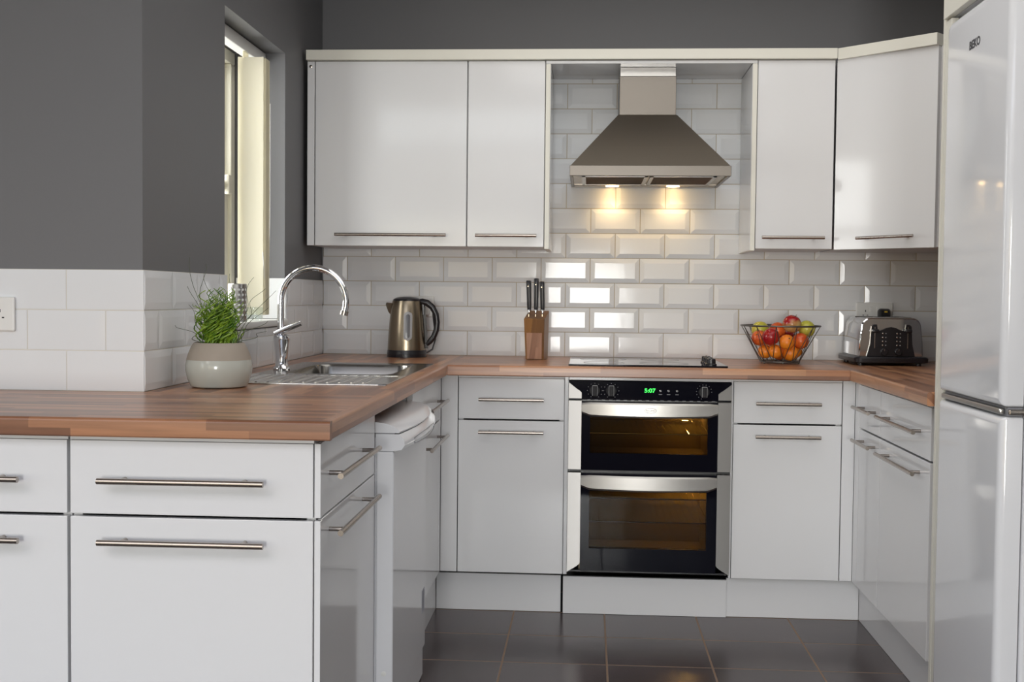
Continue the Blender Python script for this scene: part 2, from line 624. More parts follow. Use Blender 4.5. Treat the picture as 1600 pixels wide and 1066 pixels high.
def wall_with_hole(name, mat, ax, c0, c1, a0, a1, holes):
    """wall on axis ax between c0..c1, spanning a0..a1, holes = list of (h0,h1,z0,z1) sorted"""
    bb = MB()
    def add(u0, u1, z0, z1):
        if u1 - u0 < 1e-4 or z1 - z0 < 1e-4:
            return
        if ax == 'y':
            bb.box(u0, u1, c0, c1, z0, z1)
        else:
            bb.box(c0, c1, u0, u1, z0, z1)
    cur = a0
    for h0, h1, z0, z1 in holes:
        add(cur, h0, 0, ZC)
        add(h0, h1, 0, z0)
        add(h0, h1, z1, ZC)
        cur = h1
    add(cur, a1, 0, ZC)
    return struct(bb.build(name, mat, smooth=False))


wall_with_hole('wall_rear', 'light_paint', 'y', YR - .1, YR, XF, XR, [(-3.68, -0.16, 0.3, 2.1), (-0.10, 0.95, 0.27, 1.71), (1.01, 1.95, 0.3, 2.1)])
wall_with_hole('wall_dining', 'light_paint', 'x', XF - .1, XF, YR, YN, [(-6.7, -4.1, 0.6, 2.1)])


def window_frame(name, ax, c0, c1, a0, a1, z0, z1, mull, fw=0.05, mat='plastic'):
    o = bpy.data.objects.new(name, None)
    COL.objects.link(o)
    struct(o)
    ORG[o.name] = Vector((0, 0, 0))
    f, p = MB(), MB()
    def add(q, u0, u1, w0, w1, d0, d1):
        if ax == 'y':
            q.box(u0, u1, d0, d1, w0, w1)
        else:
            q.box(d0, d1, u0, u1, w0, w1)
    add(f, a0, a1, z0, z0 + fw, c0, c1); add(f, a0, a1, z1 - fw, z1, c0, c1)
    add(f, a0, a0 + fw, z0 + fw, z1 - fw, c0, c1); add(f, a1 - fw, a1, z0 + fw, z1 - fw, c0, c1)
    for u in mull:
        add(f, u - fw / 2, u + fw / 2, z0 + fw, z1 - fw, c0, c1)
    f.build('window_frame', mat, o)
    cm = (c0 + c1) / 2
    add(p, a0 + fw, a1 - fw, z0 + fw, z1 - fw, cm - .003, cm + .003)
    p.build('pane', 'pane', o)
    return o


window_frame('window_2', 'x', XF - .08, XF - .03, -6.7, -4.1, 0.6, 2.1, [-5.83, -4.97])
window_frame('door_1', 'y', YR - .08, YR - .03, -3.68, -0.16, 0.3, 2.1, [-1.92], 0.05)
window_frame('added_window', 'y', YR - .08, YR - .03, 1.01, 1.95, 0.3, 2.1, [], 0.04)  # unseen glazing added to carry the right-hand frontal fill
window_frame('door_2', 'y', YR - .08, YR - .03, -0.10, 0.95, 0.27, 1.71, [], 0.02)


# ------------------------------------------------------------------ wall tiles (real bevelled tiles on a grout bed)
PT, PV, GR = 0.202, 0.1017, 0.0030
RT = random.Random(3)


def tile_field(bm, to3, regions, joint0, nrows, z0=WT, hh=0.0034):
    """to3(u, z, h) maps along-wall u, height z and distance h out of the wall. joint0(row) = u of a vertical joint"""
    for r in range(nrows):
        za, zb = z0 + r * PV + GR / 2, z0 + (r + 1) * PV - GR / 2
        j0 = joint0(r)
        for (ra, rb, rz0, rz1) in regions:
            k0 = math.floor((ra - j0) / PT) - 1
            k1 = math.ceil((rb - j0) / PT) + 1
            for k in range(k0, k1):
                ua, ub = j0 + k * PT + GR / 2, j0 + (k + 1) * PT - GR / 2
                a, c = max(ua, ra), min(ub, rb)
                q, s = max(za, rz0), min(zb, rz1)
                if c - a < 0.006 or s - q < 0.006:
                    continue
                bw = 0.018
                i0 = a if a > ua + 1e-6 else ua + bw
                i1 = c if c < ub - 1e-6 else ub - bw
                q0 = q if q > za + 1e-6 else za + bw
                q1 = s if s < zb - 1e-6 else zb - bw
                i0 = min(max(i0, a), c - .001); i1 = max(min(i1, c), i0 + .0005)
                q0 = min(max(q0, q), s - .001); q1 = max(min(q1, s), q0 + .0005)
                e = [RT.uniform(-.1, .1) * min(hh, .003) for _ in range(3)]
                def H(u, z):
                    return hh + e[0] * (u - (a + c) / 2) / .1 + e[1] * (z - (q + s) / 2) / .05
                base = [to3(a, q, -.003), to3(c, q, -.003), to3(c, s, -.003), to3(a, s, -.003)]
                out = [to3(a, q, 0), to3(c, q, 0), to3(c, s, 0), to3(a, s, 0)]
                inn = [to3(u, z, H(u, z)) for u, z in ((i0, q0), (i1, q0), (i1, q1), (i0, q1))]
                vs = [[bm.verts.new(p) for p in ring] for ring in (base, out, inn)]
                for A, B in zip(vs[:-1], vs[1:]):
                    for i in range(4):
                        j = (i + 1) % 4
                        bm.faces.new((A[i], A[j], B[j], B[i]))
                bm.faces.new(vs[-1])


def add_tiles(parent, to3, regions, joint0, nrows, name='wall_tiling', hh=0.0034, grout='grout'):
    t = MB()
    tile_field(t.bm, to3, regions, joint0, nrows, hh=hh)
    t.build(name, 'tile', parent, angle=3)
    g = MB()
    for (ra, rb, z0, z1) in regions:
        p = [to3(ra, z0, -.0012), to3(rb, z0, -.0012), to3(rb, z1, -.0012), to3(ra, z1, -.0012)]
        q = [to3(ra, z0, -.004), to3(rb, z0, -.004), to3(rb, z1, -.004), to3(ra, z1, -.004)]
        g.loops([q, p])
    g.build('grout_bed', grout, parent, smooth=False)


TT = WT + 3 * PV   # top of the short tiling
# the back wall: two bands under the wall cabinets and the full-height niche behind the hood
add_tiles(wall_back, lambda u, z, h: (u, -h, z), [(-0.606, 0.335, WT, 1.36), (0.335, 1.115, WT, 2.047), (1.115, 2.018, WT, 1.36)],
          lambda r: (0.0 if r % 2 == 0 else 0.101), 12)
XT = -0.608
add_tiles(wall_left, lambda u, z, h: (XT + h, u, z),
          [(-1.982, WY0, WT, TT), (WY0, WY1, WT, 1.04), (WY1, -0.002, WT, TT)],
          lambda r: (-1.984 if r % 2 == 0 else -1.984 + .101), 3, hh=.0020, grout='grout_pale')
YT = -1.984
add_tiles(wall_recess, lambda u, z, h: (u, YT - h, z), [(-3.6, XT - .001, WT, TT)],
          lambda r: (-0.9086 if r % 2 == 1 else -0.9086 + .101), 3, hh=.0007, grout='grout_pale')
# tiled return inside the window reveal
t = MB()
t.box(XL - .18, XT, WY1 - .008, WY1 - .0005, 1.068, TT, .001)
t.box(XL - .18, XT, WY0 + .0005, WY0 + .008, 1.068, TT, .001)
t.build('reveal_tiling', 'tile', wall_left)

# ------------------------------------------------------------------ kitchen window
win = bpy.data.objects.new('window_1', None); COL.objects.link(win); struct(win); ORG[win.name] = Vector((0, 0, 0))
XW0, XW1 = -0.875, -0.800
f = MB(); fw = .045
f.box(XW0, XW1, WY0, WY1, WZ0, WZ0 + fw, .004); f.box(XW0, XW1, WY0, WY1, WZ1 - fw, WZ1, .004)
f.box(XW0, XW1, WY0, WY0 + fw, WZ0 + fw, WZ1 - fw, .004); f.box(XW0, XW1, WY1 - fw, WY1, WZ0 + fw, WZ1 - fw, .004)
f.build('window_frame', 'cream_pvc', win)
f = MB(); zm = 1.545
for (za, zb, xa, xb) in ((WZ0 + fw, zm + .02, -.845, -.812), (zm - .02, WZ1 - fw, -.868, -.838)):
    f.box(xa, xb, WY0 + fw, WY1 - fw, za, za + .04, .003); f.box(xa, xb, WY0 + fw, WY1 - fw, zb - .04, zb, .003)
    f.box(xa, xb, WY0 + fw, WY0 + fw + .04, za + .04, zb - .04, .003); f.box(xa, xb, WY1 - fw - .04, WY1 - fw, za + .04, zb - .04, .003)
f.build('sash', 'cream_pvc', win)
f = MB(); f.box(-.812, -.792, WY1 - fw - .05, WY1 - fw - .01, zm - .03, zm + .04, .006)
f.build('sash_catch', 'cream_pvc', win)
f = MB()
f.box(-.830, -.826, WY0 + fw + .04, WY1 - fw - .04, WZ0 + fw + .04, zm - .02)
f.box(-.855, -.851, WY0 + fw + .04, WY1 - fw - .04, zm + .02, WZ1 - fw - .04)
f.build('pane', 'pane', win)
f = MB(); f.box(-.80, -.600, WY0 + .001, WY1 - .001, 1.043, 1.066, .004)
f.build('window_sill', 'plastic', win)

# vertical blind drawn to the far side of the window
bl = thing('vertical_blind', 'cream vertical blind bunched at the far side of the window over the sink', 'blind', (-.68, -.85, 1.09))
f = MB(); f.box(-.722, -.682, WY0 + .005, WY1 - .012, 1.988, 2.030, .003)
f.box(-.728, -.722, WY0 + .005, WY1 - .012, 1.992, 2.034, .001)
f.build('headrail', 'plastic', bl)
for k in range(9):
    yk = -.865 + k * .0065
    s = MB()
    n = 8
    ring0, ring1 = [], []
    pr_ = [(-.0445 + .089 * i / n, .006 * (1 - (2 * i / n - 1) ** 2)) for i in range(n + 1)]
    ang = 0.06 * (k % 3)
    outl = [(u, v) for u, v in pr_] + [(u, v + .0012) for u, v in reversed(pr_)]
    P = [(-.664 + u * math.cos(ang) + (.006 if k else 0), yk + v + u * math.sin(ang)) for u, v in outl]
    s.prism(P, 'z', 1.085, 1.965 if k else 1.968)
    s.tube([(-.69, yk, 1.964), (-.69, yk, 1.990)], .003, 6)
    s.build('slat', 'slat', bl)
f = MB()
f.tube([(-.618, -.872 + .02 * i, 1.30 - .145 * math.sin(math.pi * min(1, i / 4))) if i < 5 else (-.615, -.795, 1.30 + .13 * (i - 4)) for i in range(9)], .0015, 6)
f.build('bead_chain', 'plastic', bl)

# ------------------------------------------------------------------ worktops
def worktop(name, label, cells, edges, mats):
    """cells: (x0,x1,y0,y1,mat); edges: (axis, front, a0, a1, dir, mat)"""
    m = MB()
    fm = []
    def count():
        return len(m.bm.faces)
    for (x0, x1, y0, y1, k) in cells:
        c0 = count(); m.box(x0, x1, y0, y1, WTB, WT); fm += [k] * (count() - c0)
    r = .007
    for (ax, front, a0, a1, d, k) in edges:
        sec = [(.02, WTB), (.003, WTB), (0, WTB + .003)]
        for i in range(6):
            t = math.pi / 2 * i / 5
            sec.append((r - r * math.cos(t), WT - r + r * math.sin(t)))
        sec.append((.02, WT))
        poly = [(front - d * o, z) for o, z in sec]
        c0 = count()
        m.prism(poly, 'x' if ax == 'y' else 'y', a0, a1)
        fm += [k] * (count() - c0)
    m.bm.faces.ensure_lookup_table()
    for fc, k in zip(m.bm.faces, fm):
        fc.material_index = k
    o = m.build(name, mats, None, smooth=True, angle=30)
    return tag(o, label, 'worktop')


SK = (-.48, -.085, -1.30, -.72)  # sink cut-out
YF = -2.595
YB = -.672
worktop('worktop', 'brown wood-strip worktop with the sink, running round onto the front peninsula',
        [(-.606, SK[0], -1.982, -.001, 1), (SK[0], SK[1], -1.982, SK[2], 1), (SK[0], SK[1], SK[3], -.001, 1), (SK[1], -.022, -1.982, -.001, 1),
         (-1.7, -.022, YF + .02, -1.986, 0), (-.606, -.022, -1.986, -1.982, 0)],
        [('x', -.002, YF + .02, -.001, 1, 1), ('y', YF, -1.7, -.002, -1, 0)], ['wood_x', 'wood_y'])
worktop('worktop', 'brown wood-strip worktop with the hob, along the back wall over the ovens',
        [(-.0015, 1.4185, YB + .02, -.001, 0)], [('y', YB, -.0015, 1.4185, -1, 0)], ['wood_x'])
worktop('worktop', 'brown wood-strip worktop under the toaster, ending at the tall panel by the fridge',
        [(1.439, 2.017, -1.612, -.001, 0)], [('x', 1.419, -1.612, -.001, -1, 0)], ['wood_y'])

# ------------------------------------------------------------------ base cabinets
def PT3(face, fr, a, d, z):
    if face == 'B':
        return (a, fr - d, z)
    if face == 'L':
        return (fr + d, a, z)
    return (fr - d, a, z)


def fbox(m, face, fr, a0, a1, d0, d1, z0, z1, bev=0.0, seg=2):
    p, q = PT3(face, fr, a0, d0, z0), PT3(face, fr, a1, d1, z1)
    return m.box(p[0], q[0], p[1], q[1], p[2], q[2], bev, seg)


def bar_handle(parent, face, fr, a0, a1, z, name='handle', out=.033, r=.0062):
    m = MB()
    m.tube([PT3(face, fr, a0, out, z), PT3(face, fr, a1, out, z)], r, 14)
    ins = min(.045, (a1 - a0) * .16)
    for a in (a0 + ins, a1 - ins):
        m.tube([PT3(face, fr, a, 0.0, z), PT3(face, fr, a, out, z)], r * .8, 10)
    return m.build(name, 'handle', parent)


def base_cabinet(label, face, fr, a0, a1, h0=None, h1=None, depth=.53, hz=(.785, .667), plain=False):
    am = (a0 + a1) / 2
    t = thing('base_cabinet', label, 'cabinet', PT3(face, fr, am, -depth / 2, FZ0))
    c = MB()
    w = .018
    fbox(c, face, fr, a0, a0 + w, -.0205, -depth, FZ0, WTB - .001)
    fbox(c, face, fr, a1 - w, a1, -.0205, -depth, FZ0, WTB - .001)
    fbox(c, face, fr, a0 + w, a1 - w, -.0205, -depth, FZ0, FZ0 + w)
    fbox(c, face, fr, a0 + w, a1 - w, -.0205, -.058, WTB - w, WTB - .001)
    fbox(c, face, fr, a0 + w, a1 - w, -depth + .008, -depth, FZ0 + w, WTB - w)
    fbox(c, face, fr, a0, a1, -.0205, -.0035, FZ1 + .0004, WTB - .0008)
    c.build('carcass', 'carcass', t)
    g = .0011
    m = MB(); fbox(m, face, fr, a0 + g, a1 - g, -.0185, 0, FSPLIT + .003, FZ1 - .0005, .0014)
    d = m.build('drawer_front', 'gloss', t)
    if h0 is not None:
        bar_handle(d, face, fr, h0, h1, hz[0])
    m = MB(); fbox(m, face, fr, a0 + g, a1 - g, -.0185, 0, FZ0, FSPLIT - .003, .0014)
    d = m.build('door', 'gloss', t)
    if h0 is not None:
        bar_handle(d, face, fr, h0, h1, hz[1])
    return t


def post(parent, face, fr, a0, a1, z0=FZ0, z1=WTB - .001, d=-.06, d1=0.0, name='corner_post', mat='gloss'):
    m = MB(); fbox(m, face, fr, a0, a1, d, d1, z0, z1, .001)
    return m.build(name, mat, parent)


FB = -.62     # front plane of the back run
FP = -2.565   # front plane of the peninsula
FL = -.030    # front plane of the left run
FR = 1.450    # front plane of the right run

pen = base_cabinet('white peninsula cabinet at the front, nearest the dishwasher, with two long handles', 'B', FP, -.539, -.041, -.469, -.134, depth=.52, hz=(.784, .661))
m = MB(); m.box(-.040, -.0275, -2.562, -2.545, FZ0, FSPLIT - .003, .001); m.box(-.040, -.0275, -2.562, -2.545, FSPLIT + .003, FZ1, .001)
m.build('corner_post', 'gloss', pen)
base_cabinet('white peninsula cabinet cut off by the left edge of the photo', 'B', FP, -1.041, -.543, -.968, -.631, depth=.52, hz=(.784, .661))
t = thing('base_cabinet', 'white cabinet fronts on the inner side of the peninsula, beside the dishwasher', 'cabinet', (-.04, -2.25, FZ0))
m = MB(); m.box(-.0375, FL - .0, -2.543, -1.954, FSPLIT + .002, FZ1, .0014); d = m.build('drawer_front', 'gloss', t); bar_handle(d, 'L', FL, -2.515, -2.068, .791)
m = MB(); m.box(-.0375, FL - .0, -2.543, -1.954, FZ0, FSPLIT - .002, .0014); d = m.build('door', 'gloss', t); bar_handle(d, 'L', FL, -2.515, -2.068, .674)
m = MB(); m.box(-.56, -.040, -2.030, -2.012, FZ0, WTB - .001); m.box(-.0565, -.0395, -2.012, -1.960, FZ0, WTB - .001); m.build('carcass', 'carcass', t)

# left run, far cabinet
lc = base_cabinet('white corner cabinet beyond the dishwasher under the sink, partly hidden by it', 'L', FL, -1.318, -.662, -1.115, -.682, depth=.53, hz=(.783, .657))
post(lc, 'L', FL, -.660, -.622, d=-.03)
# back run
bcl = base_cabinet('white cabinet left of the ovens under the knife block', 'B', FB, .033, .418, .1095, .344)
post(bcl, 'B', FB, -.029, .031, d=-.02)
post(bcl, 'B', FB, .419, .4325, d=-.10, name='end_panel')
bcr = base_cabinet('white cabinet right of the ovens under the fruit bowl', 'B', FB, 1.0215, 1.4045, 1.0975, 1.3265)
post(bcr, 'B', FB, 1.4065, 1.4495, d=-.02)
post(bcr, 'B', FB, 1.0135, 1.0205, d=-.10, name='end_panel')
# right run
rn = base_cabinet('narrow white cabinet in the back right corner with two short handles', 'R', FR, -.982, -.690, -.955, -.723, depth=.52, hz=(.786, .671))
post(rn, 'R', FR, -.688, -.622, d=-.03)
base_cabinet('white cabinet next to the tall fridge panel with two long handles', 'R', FR, -1.548, -.984, -1.490, -1.057, depth=.52, hz=(.786, .668))

# plinths
def plinth(label, x0, x1, y0, y1, z1):
    m = MB(); m.box(x0, x1, y0, y1, 0.0005, z1, .001)
    tag(m.build('plinth', 'gloss', None, origin=((x0 + x1) / 2, (y0 + y1) / 2, 0)), label, 'plinth')


plinth('white plinth board on the floor under the cabinet left of the ovens', -.0485, .411, -.573, -.557, .136)
plinth('white plinth board on the floor directly under the ovens', .4195, 1.0115, -.588, -.572, .137)
plinth('white plinth board on the floor under the cabinet right of the ovens', 1.0125, 1.4865, -.574, -.558, .141)
plinth('long white plinth board along the right side of the kitchen floor', 1.488, 1.504, -1.610, -.556, .146)
plinth('white plinth board beyond the dishwasher at the left corner', -.066, -.050, -1.318, -.556, .146)
plinth('white plinth board under the peninsula front', -1.2, -.06, -2.52, -2.504, .146)
plinth('white plinth board under the side of the peninsula', -.076, -.060, -2.503, -1.956, .146)

# ------------------------------------------------------------------ dishwasher
dw = thing('dishwasher', 'white freestanding dishwasher under the sink worktop, with a curved top front', 'dishwasher', (-.28, -1.645, 0))
DY0, DY1 = -1.943, -1.345
m = MB(); m.box(-.575, -.028, DY0 + .004, DY1 - .004, .02, .80, .003); m.build('body', 'appliance', dw)
m = MB(); m.box(-.028, .0165, DY0, DY1, .098, .7655, .004); dwd = m.build('door', 'appliance', dw)


def bowed(m, prof, y0, y1, bow, n=20):
    """profile (x,z) swept along y, pushed outwards in the middle"""
    rings = []
    for i in range(n + 1):
        s = i / n
        k = bow * (1 - (2 * s - 1) ** 2)
        rings.append([(x + (k if fl else 0), y0 + (y1 - y0) * s, z) for x, z, fl in prof])
    m.loops(rings)


m = MB()
bowed(m, [(-.03, .7665, 0), (.019, .7665, 0), (.036, .770, 1), (.0445, .782, 1), (.0415, .797, 1), (.030, .8095, 1), (-.03, .8095, 0)], DY0, DY1, .018)
cp = m.build('control_panel', 'appliance', dw)
m = MB()
def dwx(y, x0):
    return x0 + .018 * (1 - (2 * (y - DY0) / (DY1 - DY0) - 1) ** 2)
ys = [-1.84 + .36 * i / 16 for i in range(17)]
up = [(dwx(y, .0432), y, .7895 + .004 * math.sin(math.pi * i / 16)) for i, y in enumerate(ys)]
dn = [(dwx(y, .0440), y, .7755 - .004 * math.sin(math.pi * i / 16)) for i, y in enumerate(ys)]
m.tube(up + dn[::-1] + up[:1], .0011, 6, cap=False)
m.build('grip_recess', 'seal', cp)
m = MB(); m.box(-.575, .018, DY0 + .002, DY1 - .002, .8095, .8125); m.build('panel_gap', 'seal', dw)
m = MB()
bowed(m, [(-.575, .8125, 0), (.030, .8125, 1), (.0315, .8160, 1), (.024, .8238, 1), (.012, .8312, 1), (-.006, .8365, 0), (-.030, .8390, 0), (-.575, .839, 0)], DY0, DY1, .020)
m.build('lid', 'appliance', dw)
m = MB(); m.box(-.04, .010, DY0, DY1, .006, .094, .003); m.build('kick_plate', 'appliance', dw)
m = MB(); m.box(.0165, .0172, -1.420, -1.366, .212, .280); m.build('energy_sticker', 'sticker', dwd)
m = MB(); m.lathe([(.0065, DY0 + .003), (.0065, DY0 - .001), (.004, DY0 - .0015)], (-.006, 0, .20), 12, ax='y'); m.build('screw_cap', 'plastic', dw)

# ------------------------------------------------------------------ wall cabinets
WZ0C, WZ1C, FW = 1.348, 2.057, -.33


def wall_cabinet(label, x0, x1, h0, h1, hz=1.390):
    t = thing('wall_cabinet', label, 'cabinet', ((x0 + x1) / 2, -.16, WZ0C))
    c = MB(); c.box(x0, x1, -.3105, -.006, WZ0C, WZ1C, .0008); c.build('carcass', 'carcass', t)
    m = MB(); m.box(x0 + .0015, x1 - .0015, FW, -.311, WZ0C, WZ1C, .0014); d = m.build('door', 'gloss', t)
    bar_handle(d, 'B', FW, h0, h1, hz, out=.030)
    return t


w1 = wall_cabinet('wide white wall cabinet at the left over the tap and kettle', -.566, .0265, -.482, -.050)
m = MB(); m.box(-.596, -.568, FW, -.006, WZ0C, WZ1C, .001); ep = m.build('end_panel', 'gloss', w1)
m = MB(); m.lathe([(.006, FW + .001), (.006, FW - .001), (.0035, FW - .0018)], (-.583, 0, 2.038), 14, ax='y'); m.build('screw_cap', 'handle', ep)
w2 = wall_cabinet('narrow white wall cabinet just left of the extractor hood', .0285, .3255, .063, .298)
m = MB(); m.box(.3275, .345, -.334, -.006, WZ0C - .008, WZ1C - .012, .001); m.build('end_panel', 'cream', w2)
m = MB(); m.box(.3452, .3466, -.330, -.007, WZ0C - .006, WZ1C - .014); m.build('side_panel', 'gloss', w2)
w3 = wall_cabinet('narrow white wall cabinet just right of the extractor hood', 1.127, 1.4165, 1.1495, 1.382, 1.3895)
m = MB(); m.box(1.1085, 1.1255, -.334, -.006, WZ0C - .008, WZ1C - .012, .001); m.build('end_panel', 'cream', w3)
m = MB(); m.box(1.1069, 1.1083, -.330, -.007, WZ0C - .006, WZ1C - .014); m.build('side_panel', 'gloss', w3)
# diagonal corner cabinet
A, B_ = Vector((1.4195, -.3315)), Vector((1.7175, -.603))
dv = (B_ - A).normalized(); nv = Vector((dv.y, -dv.x))
L = (B_ - A).length
w4 = thing('wall_cabinet', 'white diagonal wall cabinet in the right corner over the toaster', 'cabinet', (1.70, -.28, WZ0C))
A2, B2 = A - nv * .0195, B_ - nv * .0195
c = MB(); c.prism([(A2.x - .0, A2.y), (B2.x, B2.y), (2.01, B2.y), (2.01, -.006), (A2.x, -.006)], 'z', WZ0C, WZ1C); c.build('carcass', 'carcass', w4)
m = MB()
a, e = A + dv * .003, B_ - dv * .002
m.prism([(a.x, a.y), (e.x, e.y), (e.x - nv.x * .018, e.y - nv.y * .018), (a.x - nv.x * .018, a.y - nv.y * .018)], 'z', WZ0C - .002, WZ1C - .002)
d = m.build('door', 'gloss', w4)
m = MB()
def dp(t_, o_, z_):
    q = A + dv * t_ + nv * o_
    return (q.x, q.y, z_)
m.tube([dp(.112, .031, 1.385), dp(.336, .031, 1.388)], .0057, 14)
for tt in (.145, .303):
    m.tube([dp(tt, 0, 1.3865), dp(tt, .031, 1.3865)], .0045, 10)
m.build('handle', 'handle', d)
# light rail board over the hood niche and the cornice
m = MB(); m.box(.3475, 1.106, -.322, -.0065, 2.047, 2.057, .001)
m.box(.3275, 1.1255, -.334, -.322, 2.0455, 2.057, .001)
tag(m.build('bridging_board', 'gloss', None, origin=(.727, -.16, 2.047)), 'white board bridging the gap above the extractor hood chimney', 'board')
m = MB(); m.box(-.598, 1.4185, -.350, -.300, 2.0595, 2.0985, .002)
tag(m.build('cornice', 'cream', None, origin=(.41, -.33, 2.06)), 'long straight cream cornice along the top of the wall cabinets', 'cornice')
m = MB()
a, e = A + nv * .018 + dv * .002, B_ + nv * .018 + dv * .0
m.prism([(1.4195, -.350), (e.x, e.y), (e.x - nv.x * .05, e.y - nv.y * .05), (1.4195 + .016, -.300)], 'z', 2.0555, 2.0965)
tag(m.build('cornice', 'cream', None, origin=(1.57, -.46, 2.06)), 'short angled cream cornice on the diagonal corner cabinet', 'cornice')

# ------------------------------------------------------------------ extractor hood
hd = thing('extractor_hood', 'pyramid shaped stainless steel extractor hood with chimney and two warm lamps', 'hood', (.719, -.25, 1.605))
HX0, HX1, HY = .4245, 1.016, -.485
ZB0, ZB1 = 1.606, 1.6435
m = MB()
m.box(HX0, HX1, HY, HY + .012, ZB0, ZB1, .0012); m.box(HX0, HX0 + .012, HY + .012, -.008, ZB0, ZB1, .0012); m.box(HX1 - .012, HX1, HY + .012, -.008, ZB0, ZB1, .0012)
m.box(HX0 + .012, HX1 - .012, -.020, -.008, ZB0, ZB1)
m.build('rim_band', 'dimmedsteel', hd)
CX0, CX1, CY = .610, .827, -.255
m = MB()
lo = [(HX0 + .003, HY + .003, ZB1), (HX1 - .003, HY + .003, ZB1), (HX1 - .003, -.008, ZB1), (HX0 + .003, -.008, ZB1)]
hi = [(CX0 - .004, CY - .004, 1.8635), (CX1 + .004, CY - .004, 1.8635), (CX1 + .004, -.008, 1.8635), (CX0 - .004, -.008, 1.8635)]
m.loops([lo, hi]); m.build('canopy', 'hoodsteel', hd)
m = MB(); m.box(CX0, CX1, CY, -.008, 1.8637, 2.0115, .001); m.build('chimney', 'dimmedsteel', hd)
m = MB(); m.box(CX0 + .0015, CX1 - .0015, CY + .0015, -.0085, 2.012, 2.0465, .001); m.build('chimney_sleeve', 'steel', hd)
m = MB()
m.box(HX0 + .012, HX1 - .012, HY + .012, -.090, 1.612, 1.616)
m.box(HX0 + .012, HX1 - .012, -.090, -.020, 1.609, 1.614)
m.build('underside', 'hoodsteel', hd)
for (xa, xb) in ((.470, .716), (.724, .970)):
    m = MB()
    y0, y1 = -.430, -.105
    m.box(xa, xb, y0, y0 + .012, 1.607, 1.611); m.box(xa, xb, y1 - .012, y1, 1.607, 1.611)
    m.box(xa, xa + .012, y0, y1, 1.607, 1.611); m.box(xb - .012, xb, y0, y1, 1.607, 1.611)
    fl = m.build('grease_filter', 'steel', hd)
    m = MB(); m.box(xa + .012, xb - .012, y0 + .012, y1 - .012, 1.608, 1.610)
    for k in range(12):
        yy = y0 + .02 + k * .0245
        m.tube([(xa + .014, yy, 1.6075), (xb - .014, yy, 1.6075)], .0012, 5)
    m.build('filter_mesh', 'hoodsteel', fl)
for lx in (.590, .834):
    m = MB(); m.lathe([(.026, 1.609), (.026, 1.6055), (.022, 1.605)], (lx, -.056, 0), 20, ax='z'); m.build('lamp', 'lamp', hd)
    ld = bpy.data.lights.new('hood_lamp_light', 'SPOT'); ld.energy = HOOD_POWER * 10; ld.color = (1, .70, .36); ld.spot_size = math.radians(125); ld.spot_blend = .8; ld.shadow_soft_size = .02
    lo_ = bpy.data.objects.new('hood_lamp_light', ld); COL.objects.link(lo_); lo_.location = (lx, -.058, 1.600)

# ------------------------------------------------------------------ built-under double oven
ov = thing('double_oven', 'black and stainless steel double oven built in under the hob, with green clock', 'oven', (.722, -.35, .16))
OX0, OX1 = .4335, 1.0125
m = MB()
m.box(OX0, OX1, -.61, -.06, .160, .166); m.box(OX0, OX1, -.61, -.06, .852, .858)
m.box(OX0, OX0 + .012, -.61, -.06, .166, .852); m.box(OX1 - .012, OX1, -.61, -.06, .166, .852)
m.box(OX0 + .012, OX1 - .012, -.075, -.06, .166, .852)
m.box(OX0 + .012, OX1 - .012, -.61, -.075, .520, .545); m.box(OX0 + .012, OX1 - .012, -.61, -.075, .775, .852)
m.build('housing', 'black', ov)
for (z0, z1) in ((.5455, .7745), (.1665, .5195)):
    m = MB(); x0, x1 = .475, .965
    m.box(x0, x0 + .006, -.60, -.08, z0, z1); m.box(x1 - .006, x1, -.60, -.08, z0, z1)
    m.box(x0, x1, -.085, -.08, z0, z1); m.box(x0, x1, -.60, -.08, z0, z0 + .004); m.box(x0, x1, -.60, -.08, z1 - .004, z1)
    cav = m.build('cavity', 'ovenint', ov)
    m = MB(); m.sphere((.93, -.13, z1 - .05), .012, 12, 8); m.build('oven_lamp', 'ovenlamp', cav)
    ld = bpy.data.lights.new('oven_lamp_light', 'POINT'); ld.energy = OVEN_POWER * (1 if z0 > .5 else 2.4); ld.color = (1, .74, .36); ld.shadow_soft_size = .012
    o = bpy.data.objects.new('oven_lamp_light', ld); COL.objects.link(o); o.location = (.90, -.16, z1 - .06)
    for zr in ((.664,) if z0 > .5 else (.342, .4275)):
        r_ = MB()
        for yy in (-.59, -.10):
            r_.tube([(x0 + .006, yy, zr), (x1 - .006, yy, zr)], .0025, 8)
        for k in range(19):
            xx = x0 + .02 + k * .025
            r_.tube([(xx, -.59, zr), (xx, -.10, zr)], .0014, 6)
        r_.build('wire_shelf', 'chrome', cav)
# control panel
m = MB(); m.box(OX0, OX1, -.643, -.612, .790, .858, .002); cpn = m.build('control_panel', 'blackglass', ov)
for kx in (.5265, .585, .9145):
    m = MB(); m.lathe([(.0195, -.643), (.0195, -.647), (.017, -.649)], (kx, 0, .8235), 24, ax='y'); m.box(kx - .0085, kx + .0085, -.668, -.647, .804, .843, .003)
    kb = m.build('knob', 'knobblack', cpn)
    m = MB(); m.box(kx - .0090, kx - .0080, -.6685, -.655, .806, .842); m.box(kx + .0080, kx + .0090, -.6685, -.655, .806, .842); m.box(kx - .0085, kx + .0085, -.6685, -.655, .842, .8432)
    m.build('knob_trim', 'print', kb)
    m = MB()
    for k in range(11):
        an = math.radians(-150 + 30 * k) if kx < .7 else math.radians(-160 + 25 * k)
        m.box(kx + .027 * math.sin(an) - .0011, kx + .027 * math.sin(an) + .0011, -.6436, -.643, .8235 + .026 * math.cos(an) - .0009, .8235 + .026 * math.cos(an) + .0009)
    m.build('dial_marks', 'print', cpn)
